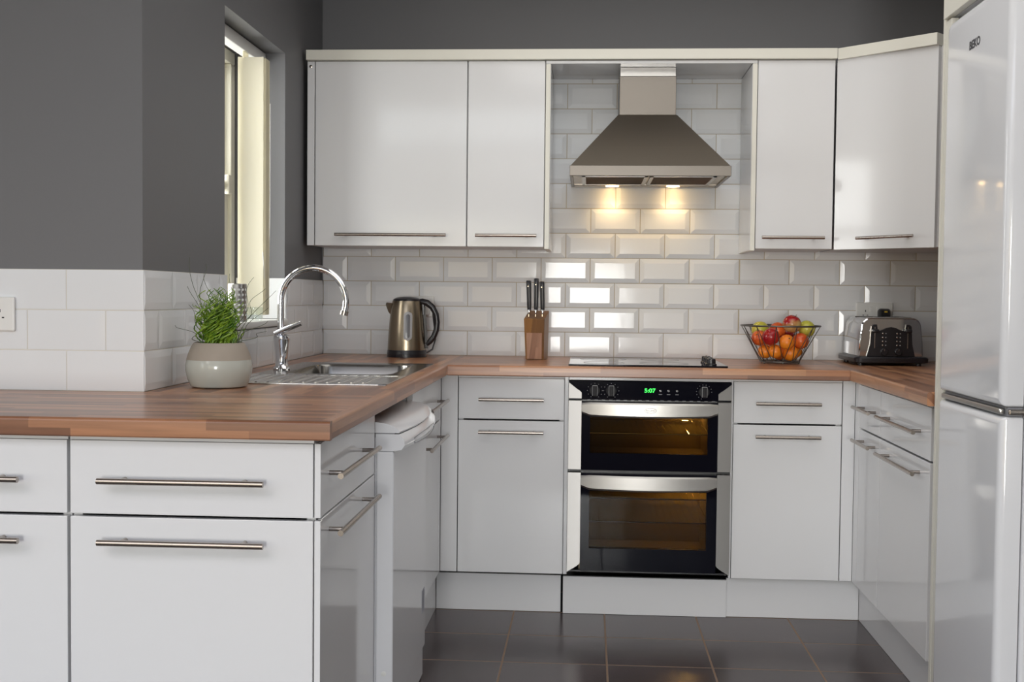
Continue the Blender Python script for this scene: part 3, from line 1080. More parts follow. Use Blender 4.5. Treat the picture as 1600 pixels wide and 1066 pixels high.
for bx in (.760, .789, .819):
    m = MB(); m.lathe([(.0042, -.643), (.0042, -.647), (.003, -.648)], (bx, 0, .8255), 14, ax='y'); m.build('button', 'chrome', cpn)
    m = MB(); m.box(bx - .006, bx + .006, -.6436, -.643, .812, .8135); m.build('button_mark', 'print', cpn)
RX = Matrix.Rotation(HP, 4, 'X')
text('clock_digits', '5:07', 'clock', cpn, Matrix.Translation((.7225, -.6437, .8255)) @ RX, .020, .0002, 1.15, .0004)
m = MB(); m.box(.700, .745, -.6434, -.643, .813, .838); m.build('clock_window', 'blackglass', cpn)
m = MB()
for k in range(18):
    xx = .50 + k * .026
    m.box(xx, xx + .012, -.6455, -.643, .7895, .7912)
m.build('vent_slot', 'seal', cpn)


def oven_door(z0, z1, win, hz0, hz1):
    m = MB(); x0, x1 = .480, .965
    yb, yf = -.611, -.641
    wx0, wx1, wz0, wz1 = win
    m.box(x0, wx0, yf, yb, z0, z1); m.box(wx1, x1, yf, yb, z0, z1); m.box(wx0, wx1, yf, yb, z0, wz0); m.box(wx0, wx1, yf, yb, wz1, z1)
    d = m.build('oven_door', 'blackglass', ov, smooth=False)
    m = MB(); m.box(wx0, wx1, yf + .0006, yf + .004, wz0, wz1); m.build('oven_window', 'ovenpane', d)
    # broad bowed handle
    m = MB(); n = 16; rings = []
    for i in range(n + 1):
        s = i / n
        x = x0 + .0005 + (x1 - x0 - .001) * s
        k = 1 - (2 * s - 1) ** 2
        yo = -.652 - .020 * k
        c = .010 * max(0, (abs(2 * s - 1) - .9) / .1) ** 2
        drop = .004 * k
        rings.append([(x, yo + .012, hz0 + c - drop + .004), (x, yo + .003, hz0 + c - drop), (x, yo, hz0 + .006 + c - drop), (x, yo, hz1 - .006 - c * .3), (x, yo + .003, hz1 - c * .3), (x, yo + .012, hz1 - .003)])
    m.loops(rings); h = m.build('handle', 'steel', d, angle=25)
    for xx in (x0 + .02, x1 - .04):
        m = MB(); m.box(xx, xx + .02, -.650, -.641, hz0 + .015, hz1 - .015); m.build('handle_bracket', 'black', d)
    return d, h


d1, h1_ = oven_door(.537, .7845, (.511, .930, .598, .728), .733, .782)
d2, h2_ = oven_door(.172, .5255, (.511, .930, .254, .462), .4685, .520)
m = MB()
ring = []
for i in range(40):
    an = 2 * math.pi * i / 40
    ring.append((.7245 + .021 * math.cos(an), -.6728, .7565 + .009 * math.sin(an)))
m.tube(ring + ring[:1], .0006, 5, cap=False)
m.build('brand_badge', 'darkprint', d1)
text('brand_lettering', 'BELLING', 'darkprint', d1, Matrix.Translation((.7245, -.6726, .7565)) @ RX, .0092, .0002)

# stainless side wings: three each side, canted a little to their own side
def wing(side, z0, z1, ct=None, cb=None):
    xo, xi = (OX0, .4795) if side < 0 else (OX1, .9655)
    def yat(x):
        return -.6442 - .0009 * abs(x - xo) / abs(xi - xo)
    poly = []
    if ct:
        poly += [(xo, z1), (xi + (xo - xi) * .38, z1 - ct * .62), (xi + (xo - xi) * .12, z1 - ct * .84), (xi, z1 - ct)]
    else:
        poly += [(xo, z1), (xi, z1)]
    if cb:
        poly += [(xi, z0 + cb), (xi + (xo - xi) * .10, z0 + cb * .82), (xi + (xo - xi) * .3, z0 + cb * .6), (xo, z0)]
    else:
        poly += [(xi, z0), (xo, z0)]
    m = MB(); m.loops([[(x, -.612, z) for x, z in poly], [(x, yat(x), z) for x, z in poly]])
    return m.build('side_trim', 'trimsteel', ov, angle=20)


for sd in (-1, 1):
    wing(sd, .7945, .8515, ct=.036)
    wing(sd, .5390, .7865)
    wing(sd, .1665, .5270, cb=.034)
# white filler strip above the oven
m = MB(); m.box(.434, 1.012, -.632, -.612, .8600, .8712, .001)
tag(m.build('filler_strip', 'gloss', None, origin=(.723, -.62, .861)), 'thin white filler strip between the ovens and the worktop', 'trim strip')

# ------------------------------------------------------------------ hob
hb = thing('hob', 'black glass ceramic hob set in the worktop over the ovens', 'hob', (.715, -.375, WT))
m = MB(); m.box(.431, 1.000, -.625, -.125, WT + .0003, WT + .006, .0015); hg = m.build('glass_top', 'blackglass', hb)
m = MB()
for (cx, cy, rr) in ((.56, -.50, .075), (.56, -.25, .09), (.78, -.50, .09), (.78, -.25, .075)):
    rg = [(cx + rr * math.cos(2 * math.pi * i / 40), cy + rr * math.sin(2 * math.pi * i / 40), WT + .0061) for i in range(41)]
    m.tube(rg, .0007, 4, cap=False)
m.build('cooking_zone', 'print', hg)
for k in range(4):
    y = -.575 + k * .058
    m = MB(); m.lathe([(.021, WT + .006), (.021, WT + .010), (.0175, WT + .013), (.0165, WT + .028), (.014, WT + .030)], (.944 , y, 0), 20, ax='z')
    m.box(.9415, .9465, y - .016, y + .016, WT + .028, WT + .0325, .001)
    kb = m.build('knob', 'black', hb)
    m = MB(); m.box(.9435, .9445, y - .0165, y - .0162, WT + .012, WT + .030); m.build('pointer_line', 'print', kb)

# ------------------------------------------------------------------ sink and tap
sk = thing('sink', 'stainless steel sink with ribbed drainer set in the left worktop', 'sink', (-.285, -1.17, WT))
Z0 = WT + .0028
SX0, SX1, SY0, SY1 = -.525, -.050, -1.685, -.665
m = MB()
# plate around bowl
bx, by, hx, hy = -.282, -1.01, .165, .245
def ring2(hx_, hy_, r_, z_, cx_=bx, cy_=by):
    return [(x, y, z_) for x, y in rrect(cx_, cy_, hx_, hy_, r_, 6)]
oc = ((SX0 + SX1) / 2, (-1.325 + SY1) / 2)
outer = [(x, y, Z0) for x, y in rrect(oc[0], oc[1], (SX1 - SX0) / 2, (SY1 + 1.325) / 2, .012, 6)]
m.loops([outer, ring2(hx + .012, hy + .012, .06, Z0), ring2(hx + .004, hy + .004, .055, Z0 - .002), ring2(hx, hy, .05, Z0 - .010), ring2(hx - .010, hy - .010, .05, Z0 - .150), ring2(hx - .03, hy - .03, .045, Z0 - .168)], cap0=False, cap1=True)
m.build('bowl', 'shadedsteel', sk, fix=False)
m = MB()
m.loops([[(x, y, z) for x, y, z in outer], [(x, y, WT + .0003) for x, y, z in outer]], cap0=False, cap1=False)
m.box(SX0, SX1, SY0, -1.325, WT + .0003, Z0 - .0012, .0005)
m.box(SX0, SX1, SY0, SY0 + .022, WT + .0003, Z0 + .0008, .001); m.box(SX0, SX0 + .03, SY0, -1.325, WT + .0003, Z0 + .0008, .001); m.box(SX1 - .022, SX1, SY0, -1.325, WT + .0003, Z0 + .0008, .001)
m.build('rim', 'litsteel', sk)
m = MB()
for k in range(11):
    xx = -.455 + k * .0335
    m.tube([(xx, -1.645, Z0 - .0012), (xx, -1.345, Z0 - .0012)], .0042, 8)
m.build('drainer_ribs', 'litsteel', sk)
m = MB(); m.lathe([(.04, Z0 - .1675), (.04, Z0 - .166), (.03, Z0 - .166), (.012, Z0 - .170)], (bx, by, 0), 24); m.build('plughole', 'chrome', sk)
m = MB()
for i in range(3):
    for j in range(5):
        m.box(-.185 + i * .030 + j * .003, -.165 + i * .030 + j * .003, -.722 + j * .008, -.719 + j * .008, Z0 + .0001, Z0 + .0008)
m.build('overflow_slots', 'dark', sk)

tp = thing('tap', 'tall chrome swan-neck kitchen tap with a single lever on the sink', 'tap', (-.483, -1.134, WT + .003))
tx, ty = -.483, -1.134
m = MB(); m.lathe([(.027, Z0), (.027, Z0 + .006), (.0215, Z0 + .012), (.0185, Z0 + .03), (.0205, Z0 + .065), (.0245, Z0 + .098), (.026, Z0 + .104), (.024, Z0 + .112), (.012, Z0 + .116)], (tx, ty, 0), 28); m.build('body', 'chrome', tp)
m = MB()
cxx, rz, zc_ = -.380, .106, 1.1365
pts = [(tx - .003, ty, Z0 + .112), (tx - .003, ty, 1.08)]
for i in range(25):
    an = math.pi - (math.pi + .30) * i / 24
    pts.append((cxx + rz * math.cos(an), ty, zc_ + rz * math.sin(an)))
m.tube(pts, .0108, 16)
sp = m.build('spout', 'chrome', tp)
e = Vector(pts[-1]); dirn = (Vector(pts[-1]) - Vector(pts[-2])).normalized()
m = MB(); m.tube([e - dirn * .001, e + dirn * .013], .0132, 16); m.build('aerator', 'handle', sp)
m = MB(); m.tube([(tx - .020, ty - .004, 1.030), (tx + .018, ty - .010, 1.047), (tx + .068, ty - .016, 1.066)], [.009, .0095, .0085], 14); m.build('lever', 'chrome', tp)

# ------------------------------------------------------------------ things on the sill
Z1 = 1.0662
m = MB(); m.lathe([(.029, Z1), (.030, Z1 + .003), (.030, Z1 + .122), (.0285, Z1 + .124), (.0285, Z1 + .02), (.0, Z1 + .018)], (-.652, -1.165 + .11, 0), 28, cap1=False)
can = tag(m.build('utensil_holder', 'steel', None, origin=(-.652, -1.055, Z1)), 'stainless steel perforated utensil holder on the window sill behind the plant', 'utensil holder')
m = MB()
for i in range(14):
    for j in range(6):
        an = 2 * math.pi * (i + .5) / 14
        cx_, cy_ = -.652 + .0301 * math.cos(an), -1.055 + .0301 * math.sin(an)
        m.tube([(cx_, cy_, Z1 + .022 + j * .0165), (-.652 + .0308 * math.cos(an), -1.055 + .0308 * math.sin(an), Z1 + .022 + j * .0165)], .0042, 8)
m.build('perforations', 'plastic', can)
m = MB(); m.lathe([(.024, Z1), (.0275, Z1 + .004), (.029, Z1 + .046), (.0275, Z1 + .046), (.026, Z1 + .007), (.0, Z1 + .006)], (-.632, -.925, 0), 24, cap1=False)
tag(m.build('glass_jar', 'clear', None, origin=(-.632, -.925, Z1)), 'small clear glass jar on the window sill below the blind', 'jar')

# ------------------------------------------------------------------ potted plant
px, py = -.476, -1.800
pp = thing('potted_plant', 'curly green rush plant in a two-tone ceramic pot at the end of the peninsula worktop', 'plant', (px, py, WT))
prof = [(.066, 0.0005), (.073, .004), (.0815, .022), (.0865, .045), (.0868, .060), (.0842, .0735)]
prof2 = [(.0842, .0735), (.0800, .088), (.0735, .104), (.0665, .1165), (.0635, .1185), (.0605, .1175), (.0600, .108), (.058, .100)]
m = MB(); m.lathe([(r, WT + z) for r, z in prof], (px, py, 0), 40, cap1=False); m.build('glazed_base', 'pot_low', pp)
m = MB(); m.lathe([(r, WT + z) for r, z in prof2], (px, py, 0), 40, cap0=False, cap1=False); m.build('pot_rim', 'pot_top', pp)
m = MB(); m.lathe([(.0585, WT + .098), (.0585, WT + .101), (.03, WT + .104)], (px, py, 0), 28); m.build('soil', 'soil', pp)
RG = random.Random(11)


def curl(m, base, az, lean, h, amp, turns, r, seg, wig=1.0):
    pts, rs = [], []
    ph = RG.uniform(0, 6.28)
    for i in range(seg + 1):
        s = i / seg
        out = lean * (s ** 1.4)
        a = amp * min(1, s * 3)
        cx_ = base[0] + math.cos(az) * out + a * math.cos(ph + turns * 6.283 * s) + wig * RG.uniform(-.0012, .0012)
        cy_ = base[1] + math.sin(az) * out + a * math.sin(ph + turns * 6.283 * s) + wig * RG.uniform(-.0012, .0012)
        z = base[2] + h * s
        if cx_ < XT + .006:
            cx_ = XT + .006 + .2 * abs(cx_ - XT - .006)
        pts.append((cx_, cy_, z)); rs.append(r * (1 - .55 * s))
    m.tube(pts, rs, 5)


m = MB()
for k in range(180):
    az = RG.uniform(0, 6.283); q = RG.random() ** .6
    bs = (px + .040 * q * math.cos(az), py + .040 * q * math.sin(az), WT + .102)
    h = RG.choice((RG.uniform(.04, .08), RG.uniform(.07, .115), RG.uniform(.09, .130), RG.uniform(.11, .165)))
    curl(m, bs, az + RG.uniform(-.6, .6), RG.uniform(-.004, .034) * q, h, RG.uniform(.006, .019), RG.uniform(1.0, 2.6) * h / .1, RG.uniform(.0014, .0026), 34)
m.build('foliage', 'green', pp)
m = MB()
for (az, lean, h, amp, turns) in ((3.0, .04, .165, .008, 1.2), (2.8, .06, .115, .006, 1.5), (3.3, .03, .24, .010, 1.0), (2.7, .02, .225, .012, 1.3), (0.2, .10, .155, .006, .8), (0.0, .085, .11, .006, 1.4), (-.2, .09, .075, .012, 1.4),
                            (.3, .05, .190, .010, 1.6), (1.5, .06, .20, .01, 1.4), (2.2, .04, .20, .015, 1.2), (.6, .09, .045, .012, 2.0), (2.9, .085, .06, .014, 1.8), (.1, .07, .16, .01, 2.2)):
    bs = (px + .042 * math.cos(az), py + .042 * math.sin(az), WT + .102)
    curl(m, bs, az, lean, h, amp, turns, .0012, 40, .3)
m.build('wiry_stems', 'drygreen', pp)

# ------------------------------------------------------------------ kettle
kx, ky = -.2265, -.170
kt = thing('kettle', 'bronze toned steel electric kettle with black handle in front of the left socket', 'kettle', (kx, ky, WT))
m = MB(); m.lathe([(.079, WT + .0005), (.079, WT + .012), (.0795, WT + .0125), (.0775, WT + .0285)], (kx, ky, 0), 40); m.build('base', 'black', kt)
m = MB(); m.lathe([(.0772, WT + .0290), (.0765, WT + .05), (.0735, WT + .10), (.069, WT + .155), (.063, WT + .205), (.0585, WT + .2245), (.055, WT + .2245)], (kx, ky, 0), 48); kbod = m.build('body', 'kettle', kt)
m = MB(); m.lathe([(.0575, WT + .2250), (.054, WT + .232), (.040, WT + .2385), (.015, WT + .2415)], (kx, ky, 0), 36); m.build('lid', 'black', kt)
m = MB()
rings = []
for s, (w, z0s, z1s) in ((0, (.030, .150, .215)), (.5, (.020, .180, .2165)), (1, (.007, .2085, .2180))):
    x = kx - .0640 - .0225 * s + (.012 if s == 0 else 0)
    rings.append([(x, ky - w * .15, WT + z0s), (x + .004, ky - w, WT + z1s), (x + .004, ky + w, WT + z1s)])
m.loops(rings); m.build('spout', 'kettle', kt, angle=60)
m = MB()
hp = [(.048, .221), (.062, .222), (.082, .217), (.103, .200), (.118, .172), (.1225, .140), (.119, .108), (.108, .080), (.093, .062), (.079, .052)]
m.tube([(kx + a_, ky - .002, WT + z_) for a_, z_ in hp], [.012, .0135, .0135, .0125, .0118, .0115, .0115, .0115, .011, .010], 14)
m.box(kx + .0565, kx + .0725, ky - .011, ky + .011, WT + .165, WT + .222, .004)
m.prism([(kx + .064, WT + .200), (kx + .0735, WT + .200), (kx + .086, WT + .035), (kx + .074, WT + .035)], 'y', ky - .010, ky + .010)
m.build('handle', 'black', kt)
# water gauge on the front of the body
def rad(z):
    pr2 = [(.029, .0772), (.05, .0765), (.10, .0735), (.155, .069), (.205, .063), (.2245, .0585)]
    for (za, ra), (zb, rb) in zip(pr2[:-1], pr2[1:]):
        if za <= z <= zb:
            return ra + (rb - ra) * (z - za) / (zb - za)
    return .0585
def gauge(mm, hw, z0, z1, lift, ox=.0145):
    rings = []
    n = 20
    for i in range(n + 1):
        s = i / n; z = z0 + (z1 - z0) * s
        dd = min(z - z0, z1 - z)
        w = hw if dd >= hw else math.sqrt(max(1e-8, hw * hw - (hw - dd) ** 2))
        R_ = rad(z)
        ring = []
        for u in (-1, -.5, 0, .5, 1):
            x = ox + u * w; y = -math.sqrt(R_ * R_ - x * x)
            ring.append((kx + x, ky + y - lift, WT + z))
        ring += [(kx + ox + w, ky - math.sqrt(R_ * R_ - (ox + w) ** 2) + .001, WT + z), (kx + ox - w, ky - math.sqrt(R_ * R_ - (ox - w) ** 2) + .001, WT + z)]
        rings.append(ring)
    mm.loops(rings)
m = MB(); gauge(m, .0165, .067, .183, .0025); ga = m.build('water_gauge', 'print', kt)
m = MB(); gauge(m, .0085, .077, .173, .0034); m.build('gauge_window', 'gauge', ga)
m = MB(); m.tube([(kx + .070, ky + .02, WT + .012), (kx + .098, ky + .04, WT + .030), (kx + .108, ky + .06, WT + .070), (kx + .098, ky + .10, WT + .120), (kx + .085, -.022, WT + .172)], .0032, 8)
m.build('cord', 'black', kt)

# ------------------------------------------------------------------ sockets
def socket(name, label, cx, cz, to, left=True, right=True):
    t = thing(name, label, 'socket', to(cx, 0, cz))
    def bx_(m, u0, u1, z0, z1, d0, d1, bv=0):
        p, q = to(u0, d0, z0), to(u1, d1, z1)
        m.box(p[0], q[0], p[1], q[1], p[2], q[2], bv)
    m = MB(); bx_(m, cx - .073, cx + .073, cz - .043, cz + .043, .0015, .0115, .003); pl = m.build('plate', 'plastic', t)
    for sgn in (-1, 1):
        c = cx + sgn * .036
        m = MB()
        bx_(m, c - .002, c + .002, cz + .004, cz + .012, .0110, .0119)
        bx_(m, c - .0115, c - .0055, cz - .0105, cz - .0075, .0110, .0119)
        bx_(m, c + .0055, c + .0115, cz - .0105, cz - .0075, .0110, .0119)
        m.build('pin_holes', 'dark', t)
        m = MB(); bx_(m, cx + sgn * .013 - .006, cx + sgn * .013 + .006, cz + .006, cz + .026, .0115, .0150, .0015); m.build('switch', 'plastic', t)
    return t


backto = lambda u, d, z: (u, -d, z)
socket('power_socket', 'white double socket on the back wall behind the kettle', -.2115, 1.1115, backto)
socket('power_socket', 'white double socket above the toaster with a black plug in it', 1.655, 1.1045, backto)
socket('power_socket', 'white double socket on the tiles at the left edge of the photo', -1.0105, 1.1015, lambda u, d, z: (u, YT - d, z))
pg = thing('plug', 'black plug with a yellow mark in the socket above the toaster', 'plug', (1.691, -.03, 1.095))
m = MB()
m.loops([[(1.691 + x, -.0125 - dd, 1.098 + z) for x, z in rrect(0, 0, .0245 * k, .025 * k, .012 * k, 4)] for dd, k in ((0, 1), (.012, 1), (.028, .86), (.033, .7))])
pb = m.build('plug_body', 'black', pg)
m = MB(); m.box(1.686, 1.698, -.0465, -.0452, 1.107, 1.1135, .0005); m.build('fuse_mark', 'yellow', pg)
m = MB(); m.tube([(1.691, -.028, 1.075), (1.691, -.032, 1.05), (1.69, -.036, 1.0), (1.70, -.034, .95), (1.70, -.045, .917), (1.70, -.066, .9145)], .0034, 8); m.build('cord', 'black', pg)
pk = thing('plug', 'white plug in the socket behind the kettle', 'plug', (-.1755, -.03, 1.10))
m = MB(); m.loops([[(-.1755 + x, -.0125 - dd, 1.098 + z) for x, z in rrect(0, 0, .022 * k, .024 * k, .010 * k, 4)] for dd, k in ((0, 1), (.018, .95), (.022, .8))])
m.build('plug_body', 'plastic', pk)

# ------------------------------------------------------------------ knife block and knives
KB = (.2975, -.235, WT); krz = math.radians(-9)
kb = thing('knife_block', 'wooden knife block with a paler inset front, standing left of the hob', 'knife block', KB, krz)
m = MB()
w0, w1, dpt = .036, .041, .085
zt_f, zt_b = .161, .192
lean = .016
bot = [(-w0, -.035, .0005), (w0, -.035, .0005), (w0, .05, .0005), (-w0, .05, .0005)]
top = [(-w1, -.035 - lean, zt_f), (w1, -.035 - lean, zt_f), (w1, .05 - lean * .3, zt_b), (-w1, .05 - lean * .3, zt_b)]
m.loops([bot, top]); bmesh.ops.bevel(m.bm, geom=list(m.bm.edges), offset=.002, segments=2, affect='EDGES')
m.build('block', 'block', kb, local=True)
m = MB()
f0 = lambda x, z, o: (x, -.035 - lean * z / zt_f - o, z)
m.loops([[f0(-.029, .004, -.002), f0(.029, .004, -.002), f0(.031, .106, -.002), f0(-.031, .106, -.002)], [f0(-.029, .004, .004), f0(.029, .004, .004), f0(.031, .106, .004), f0(-.031, .106, .004)]])
m.build('front_inset', 'walnut', kb, local=True)
rot = Matrix.Rotation(krz, 4, 'Z')
for (lx, ly, zt, lab) in ((-.026, -.018, 1.2200, 'black handled knife in the block, the left one of three'),
                          (.0005, -.016, 1.2285, 'black handled knife in the block, the tallest middle one'),
                          (.027, -.014, 1.2165, 'black handled knife in the block, the right one of three')):
    base = Vector(KB) + rot @ Vector((lx, ly, 0)); base.z = 1.082
    kn = thing('knife', lab, 'knife', base, krz, 'knives in the wooden block')
    n = zt - 1.105
    lead = (-.0045 if lx < -.01 else (.0 if lx < .01 else -.0045), .008)
    m = MB()
    rings = []
    for s, wx, wy in ((0, .0068, .010), (.1, .0078, .012), (.5, .0082, .0125), (.85, .0088, .0135), (.97, .0090, .0140), (1, .007, .012)):
        c = (lead[0] * s, .004 * s)
        rings.append([(c[0] + x, c[1] + y, .023 + n * s) for x, y in rrect(0, 0, wx, wy, .005, 3)])
    m.loops(rings); hdl = m.build('grip', 'black', kn, local=True)
    m = MB()
    m.lathe([(.0022, lead[1] * 0 - .0098), (.0022, -.0112)], (lead[0] * .88, 0, .023 + n * .80), 10, ax='y'); m.build('rivet', 'chrome', hdl, local=True)
    m = MB(); m.loops([[(x, y, z) for x, y in rrect(0, 0, wx, wy, min(wx, wy) * .8, 3)] for wx, wy, z in ((.0015, .010, .004), (.002, .011, .013), (.006, .0105, .019), (.0068, .0102, .0235))]); m.build('bolster', 'chrome', kn, local=True)
    m = MB(); m.box(-.0011, .0011, -.011, .011, -.02, .006); m.build('blade', 'chrome', kn, local=True)

# ------------------------------------------------------------------ fruit basket
bc = (1.238, -.275)
bw = thing('fruit_basket', 'round grey wire fruit basket on the worktop right of the hob', 'fruit basket', (bc[0], bc[1], WT))
def ringp(r, z, n=48):
    return [(bc[0] + r * math.cos(2 * math.pi * i / n), bc[1] + r * math.sin(2 * math.pi * i / n), z) for i in range(n + 1)]
RB, RTOP, ZBB, ZTT = .0745, .1495, WT + .0075, 1.055
m = MB(); m.tube(ringp(RTOP, ZTT), .0032, 8, cap=False); m.build('top_rim', 'bwire', bw)
m = MB(); m.tube(ringp(RB, ZBB), .0028, 8, cap=False); m.tube(ringp(.05, ZBB, 32), .0018, 6, cap=False)
for k in range(4):
    an = math.pi * k / 4
    m.tube([(bc[0] - RB * math.cos(an), bc[1] - RB * math.sin(an), ZBB), (bc[0] + RB * math.cos(an), bc[1] + RB * math.sin(an), ZBB)], .0016, 6)
for k in range(6):
    an = 2 * math.pi * (k + .5) / 6
    m.sphere((bc[0] + RB * math.cos(an), bc[1] + RB * math.sin(an), WT + .0042), .0040, 10, 6)
m.build('base_ring', 'bwire', bw)
m = MB()
NW = 12
for k in range(NW):
    a0 = 2 * math.pi * k / NW
    for sg in (-1, 1):
        a1 = a0 + sg * math.pi / NW
        m.tube([(bc[0] + RB * math.cos(a0), bc[1] + RB * math.sin(a0), ZBB), (bc[0] + RTOP * math.cos(a1), bc[1] + RTOP * math.sin(a1), ZTT)], .0015, 6)
m.build('side_wires', 'bwire', bw)

M['orange'] = fruit_mat('orange_peel', (0.78, 0.20, 0.012), (0.86, 0.27, 0.02), scale=12, rough=.35, bump=.35)
M['nectarine'] = fruit_mat('nectarine_skin', (0.50, 0.05, 0.012), (0.80, 0.19, 0.03), scale=22, rough=.3)
M['apple_red'] = fruit_mat('red_apple_skin', (0.30, 0.006, 0.012), (0.42, 0.025, 0.02), scale=25, rough=.22)
M['apple_two'] = fruit_mat('two_tone_apple_skin', (0.33, 0.008, 0.012), (0.66, 0.55, 0.20), scale=11, rough=.22, split=.60)
M['apple_green'] = fruit_mat('green_apple_skin', (0.46, 0.46, 0.05), (0.58, 0.52, 0.09), scale=20, rough=.25)
M['apple_yellow'] = fruit_mat('yellow_apple_skin', (0.60, 0.47, 0.06), (0.45, 0.48, 0.06), scale=15, rough=.25)
M['stalk'] = pbr('stalk', (0.08, 0.05, 0.02), .7)


def apple(name, c, R, mat, label, tilt=(0, 0, 0), stem=True, group=None, squash=.93):
    rings = []
    n = 24
    prof_ = []
    for i in range(17):
        a = math.pi * i / 16
        r = R * (math.sin(a) ** .92) * (1 + .04 * math.cos(a))
        z = R * squash * math.cos(math.pi - a) * (1 - .0 * a)
        if i in (0,):
            r, z = R * .04, -R * squash + R * .16
        if i in (1,):
            z += R * .03
        if i in (16,):
            r, z = R * .03, R * squash - R * .22
        if i in (15,):
            z -= R * .02
        prof_.append((max(r, .0005), z))
    m = MB(); m.lathe(prof_, (0, 0, 0), n)
    o = m.build(name, mat, None, origin=(0, 0, 0), angle=80)
    o.location = c; o.rotation_euler = tilt
    tag(o, label, name, group)
    ORG[o.name] = Vector((0, 0, 0))
    if stem:
        m = MB(); m.tube([(0, 0, R * squash - R * .24), (.001, 0, R * squash + R * .05), (.003, .001, R * squash + R * .16)], .0011, 6)
        m.build('stalk', 'stalk', o, local=True)
    return o


def citrus(name, c, R, mat, label, tilt=(0, 0, 0), group=None):
    m = MB(); prof_ = []
    for i in range(15):
        a = math.pi * i / 14
        prof_.append((max(.0006, R * math.sin(a)), -R * .95 * math.cos(a)))
    m.lathe(prof_, (0, 0, 0), 24)
    o = m.build(name, mat, None, origin=(0, 0, 0), angle=80)
    o.location = c; o.rotation_euler = tilt
    tag(o, label, name, group)
    ORG[o.name] = Vector((0, 0, 0))
    m = MB(); m.lathe([(.0032, R * .945), (.0026, R * .965), (.001, R * .968)], (0, 0, 0), 8); m.build('navel', 'stalk', o, local=True)
    return o


G1 = 'fruit in the wire basket'
citrus('orange', (1.1799, -.2854, .9557), .028, 'orange', 'orange at the lower left of the fruit basket', (.6, .4, 0), G1)
citrus('orange', (1.2119, -.3307, .9582), .027, 'orange', 'small bright orange at the bottom front of the basket, second from left', (.9, .3, .5), G1)
citrus('orange', (1.2696, -.3155, .9520), .031, 'orange', 'largest orange at the bottom of the basket, right of centre', (.7, -.4, .2), G1)
citrus('orange', (1.2501, -.3536, .9950), .029, 'orange', 'orange in the middle of the basket, above the bottom row', (1.0, .2, .1), G1)
citrus('orange', (1.2967, -.2619, .9597), .029, 'orange', 'orange half hidden low at the right side of the basket', (.3, .8, .1), G1)
citrus('nectarine', (1.1548, -.2947, 1.0079), .030, 'nectarine', 'orange-red nectarine at the left side of the basket', (.9, -.7, 0), G1)
citrus('nectarine', (1.3106, -.3064, .9984), .031, 'nectarine', 'orange-red nectarine at the right side of the basket, below the green apple', (.8, .7, .3), G1)
citrus('nectarine', (1.2377, -.2628, .9510), .030, 'nectarine', 'nectarine at the bottom of the basket, hidden between the front oranges', (.2, .1, .3), G1)
citrus('nectarine', (1.2044, -.2180, .9687), .028, 'nectarine', 'nectarine deep in the back left of the basket', (.1, .5, .3), G1)
apple('apple', (1.1910, -.3466, 1.0144), .033, 'apple_red', 'dark red apple in the front left of the basket', (.5, -.5, .3), False, G1)
apple('apple', (1.2785, -.2923, 1.0626), .036, 'apple_two', 'red apple with a yellow patch, topmost in the basket', (.35, .25, .4), True, G1)
apple('apple', (1.2312, -.2497, 1.0370), .032, 'nectarine', 'reddish apple behind and left of the topmost apple', (.3, -.2, .6), False, G1)
apple('apple', (1.3396, -.2644, 1.0444), .033, 'apple_green', 'green apple at the upper right of the basket', (.4, .5, .1), False, G1)
apple('apple', (1.1655, -.2385, 1.0378), .034, 'apple_yellow', 'yellow-green apple at the upper left back of the basket', (.2, -.5, .1), False, G1)
apple('apple', (1.2784, -.2197, 1.0022), .033, 'apple_red', 'red apple under the topmost apple in the middle of the basket', (.2, .2, .4), False, G1)

# ------------------------------------------------------------------ toaster
to = thing('toaster', 'chrome four-slice toaster with black front panel and base, below the right socket', 'toaster', (1.6385, -.225, WT))
TX0, TX1, TY0, TY1 = 1.5225, 1.7555, -.345, -.075
m = MB()
for (xx, yy) in ((1.53, -.335), (1.745, -.335), (1.53, -.085), (1.745, -.085)):
    m.lathe([(.010, WT + .0005), (.010, WT + .012)], (xx, yy, 0), 12)
m.build('foot', 'black', to)
m = MB()
m.loops([[(x, y, z) for x, y in rrect(1.639, -.213, hx_, hy_, .025, 5)] for hx_, hy_, z in ((.126, .148, WT + .010), (.137, .159, WT + .013), (.138, .160, WT + .028), (.134, .156, WT + .0335), (.118, .138, WT + .0365))])
m.build('base', 'black', to)
m = MB()
n = 12
sec = [(TX0, WT + .030)]
R_ = .034; ZTp = WT + .182
sec = [(TX0 - .004, WT + .0368), (TX0 - .002, WT + .09)]
for i in range(9):
    a = math.pi - math.pi / 2 * i / 8
    sec.append((TX0 + .004 + R_ + R_ * math.cos(a), ZTp - R_ + R_ * math.sin(a)))
for i in range(9):
    a = math.pi / 2 - math.pi / 2 * i / 8
    sec.append((TX1 - .004 - R_ + R_ * math.cos(a), ZTp - R_ + R_ * math.sin(a)))
sec += [(TX1 + .002, WT + .09), (TX1 + .004, WT + .0368)]
cxm = (TX0 + TX1) / 2
rings = []
for y, k in ((TY0, .955), (TY0 + .004, .985), (TY0 + .012, 1), (TY1 - .012, 1), (TY1 - .004, .985), (TY1, .955)):
    rings.append([(cxm + (x - cxm) * k, y, WT + .0368 + (z - WT - .0368) * k) for x, z in sec])
m.loops(rings)
body = m.build('body', 'chrome', to, angle=25)
m = MB()
for x0 in (1.553, 1.598, 1.650, 1.695):
    m.box(x0, x0 + .028, TY0 + .045, TY1 - .045, ZTp - .0005, ZTp + .0008)
m.build('slot', 'dark', to)
m = MB()
cz0 = WT + .0365
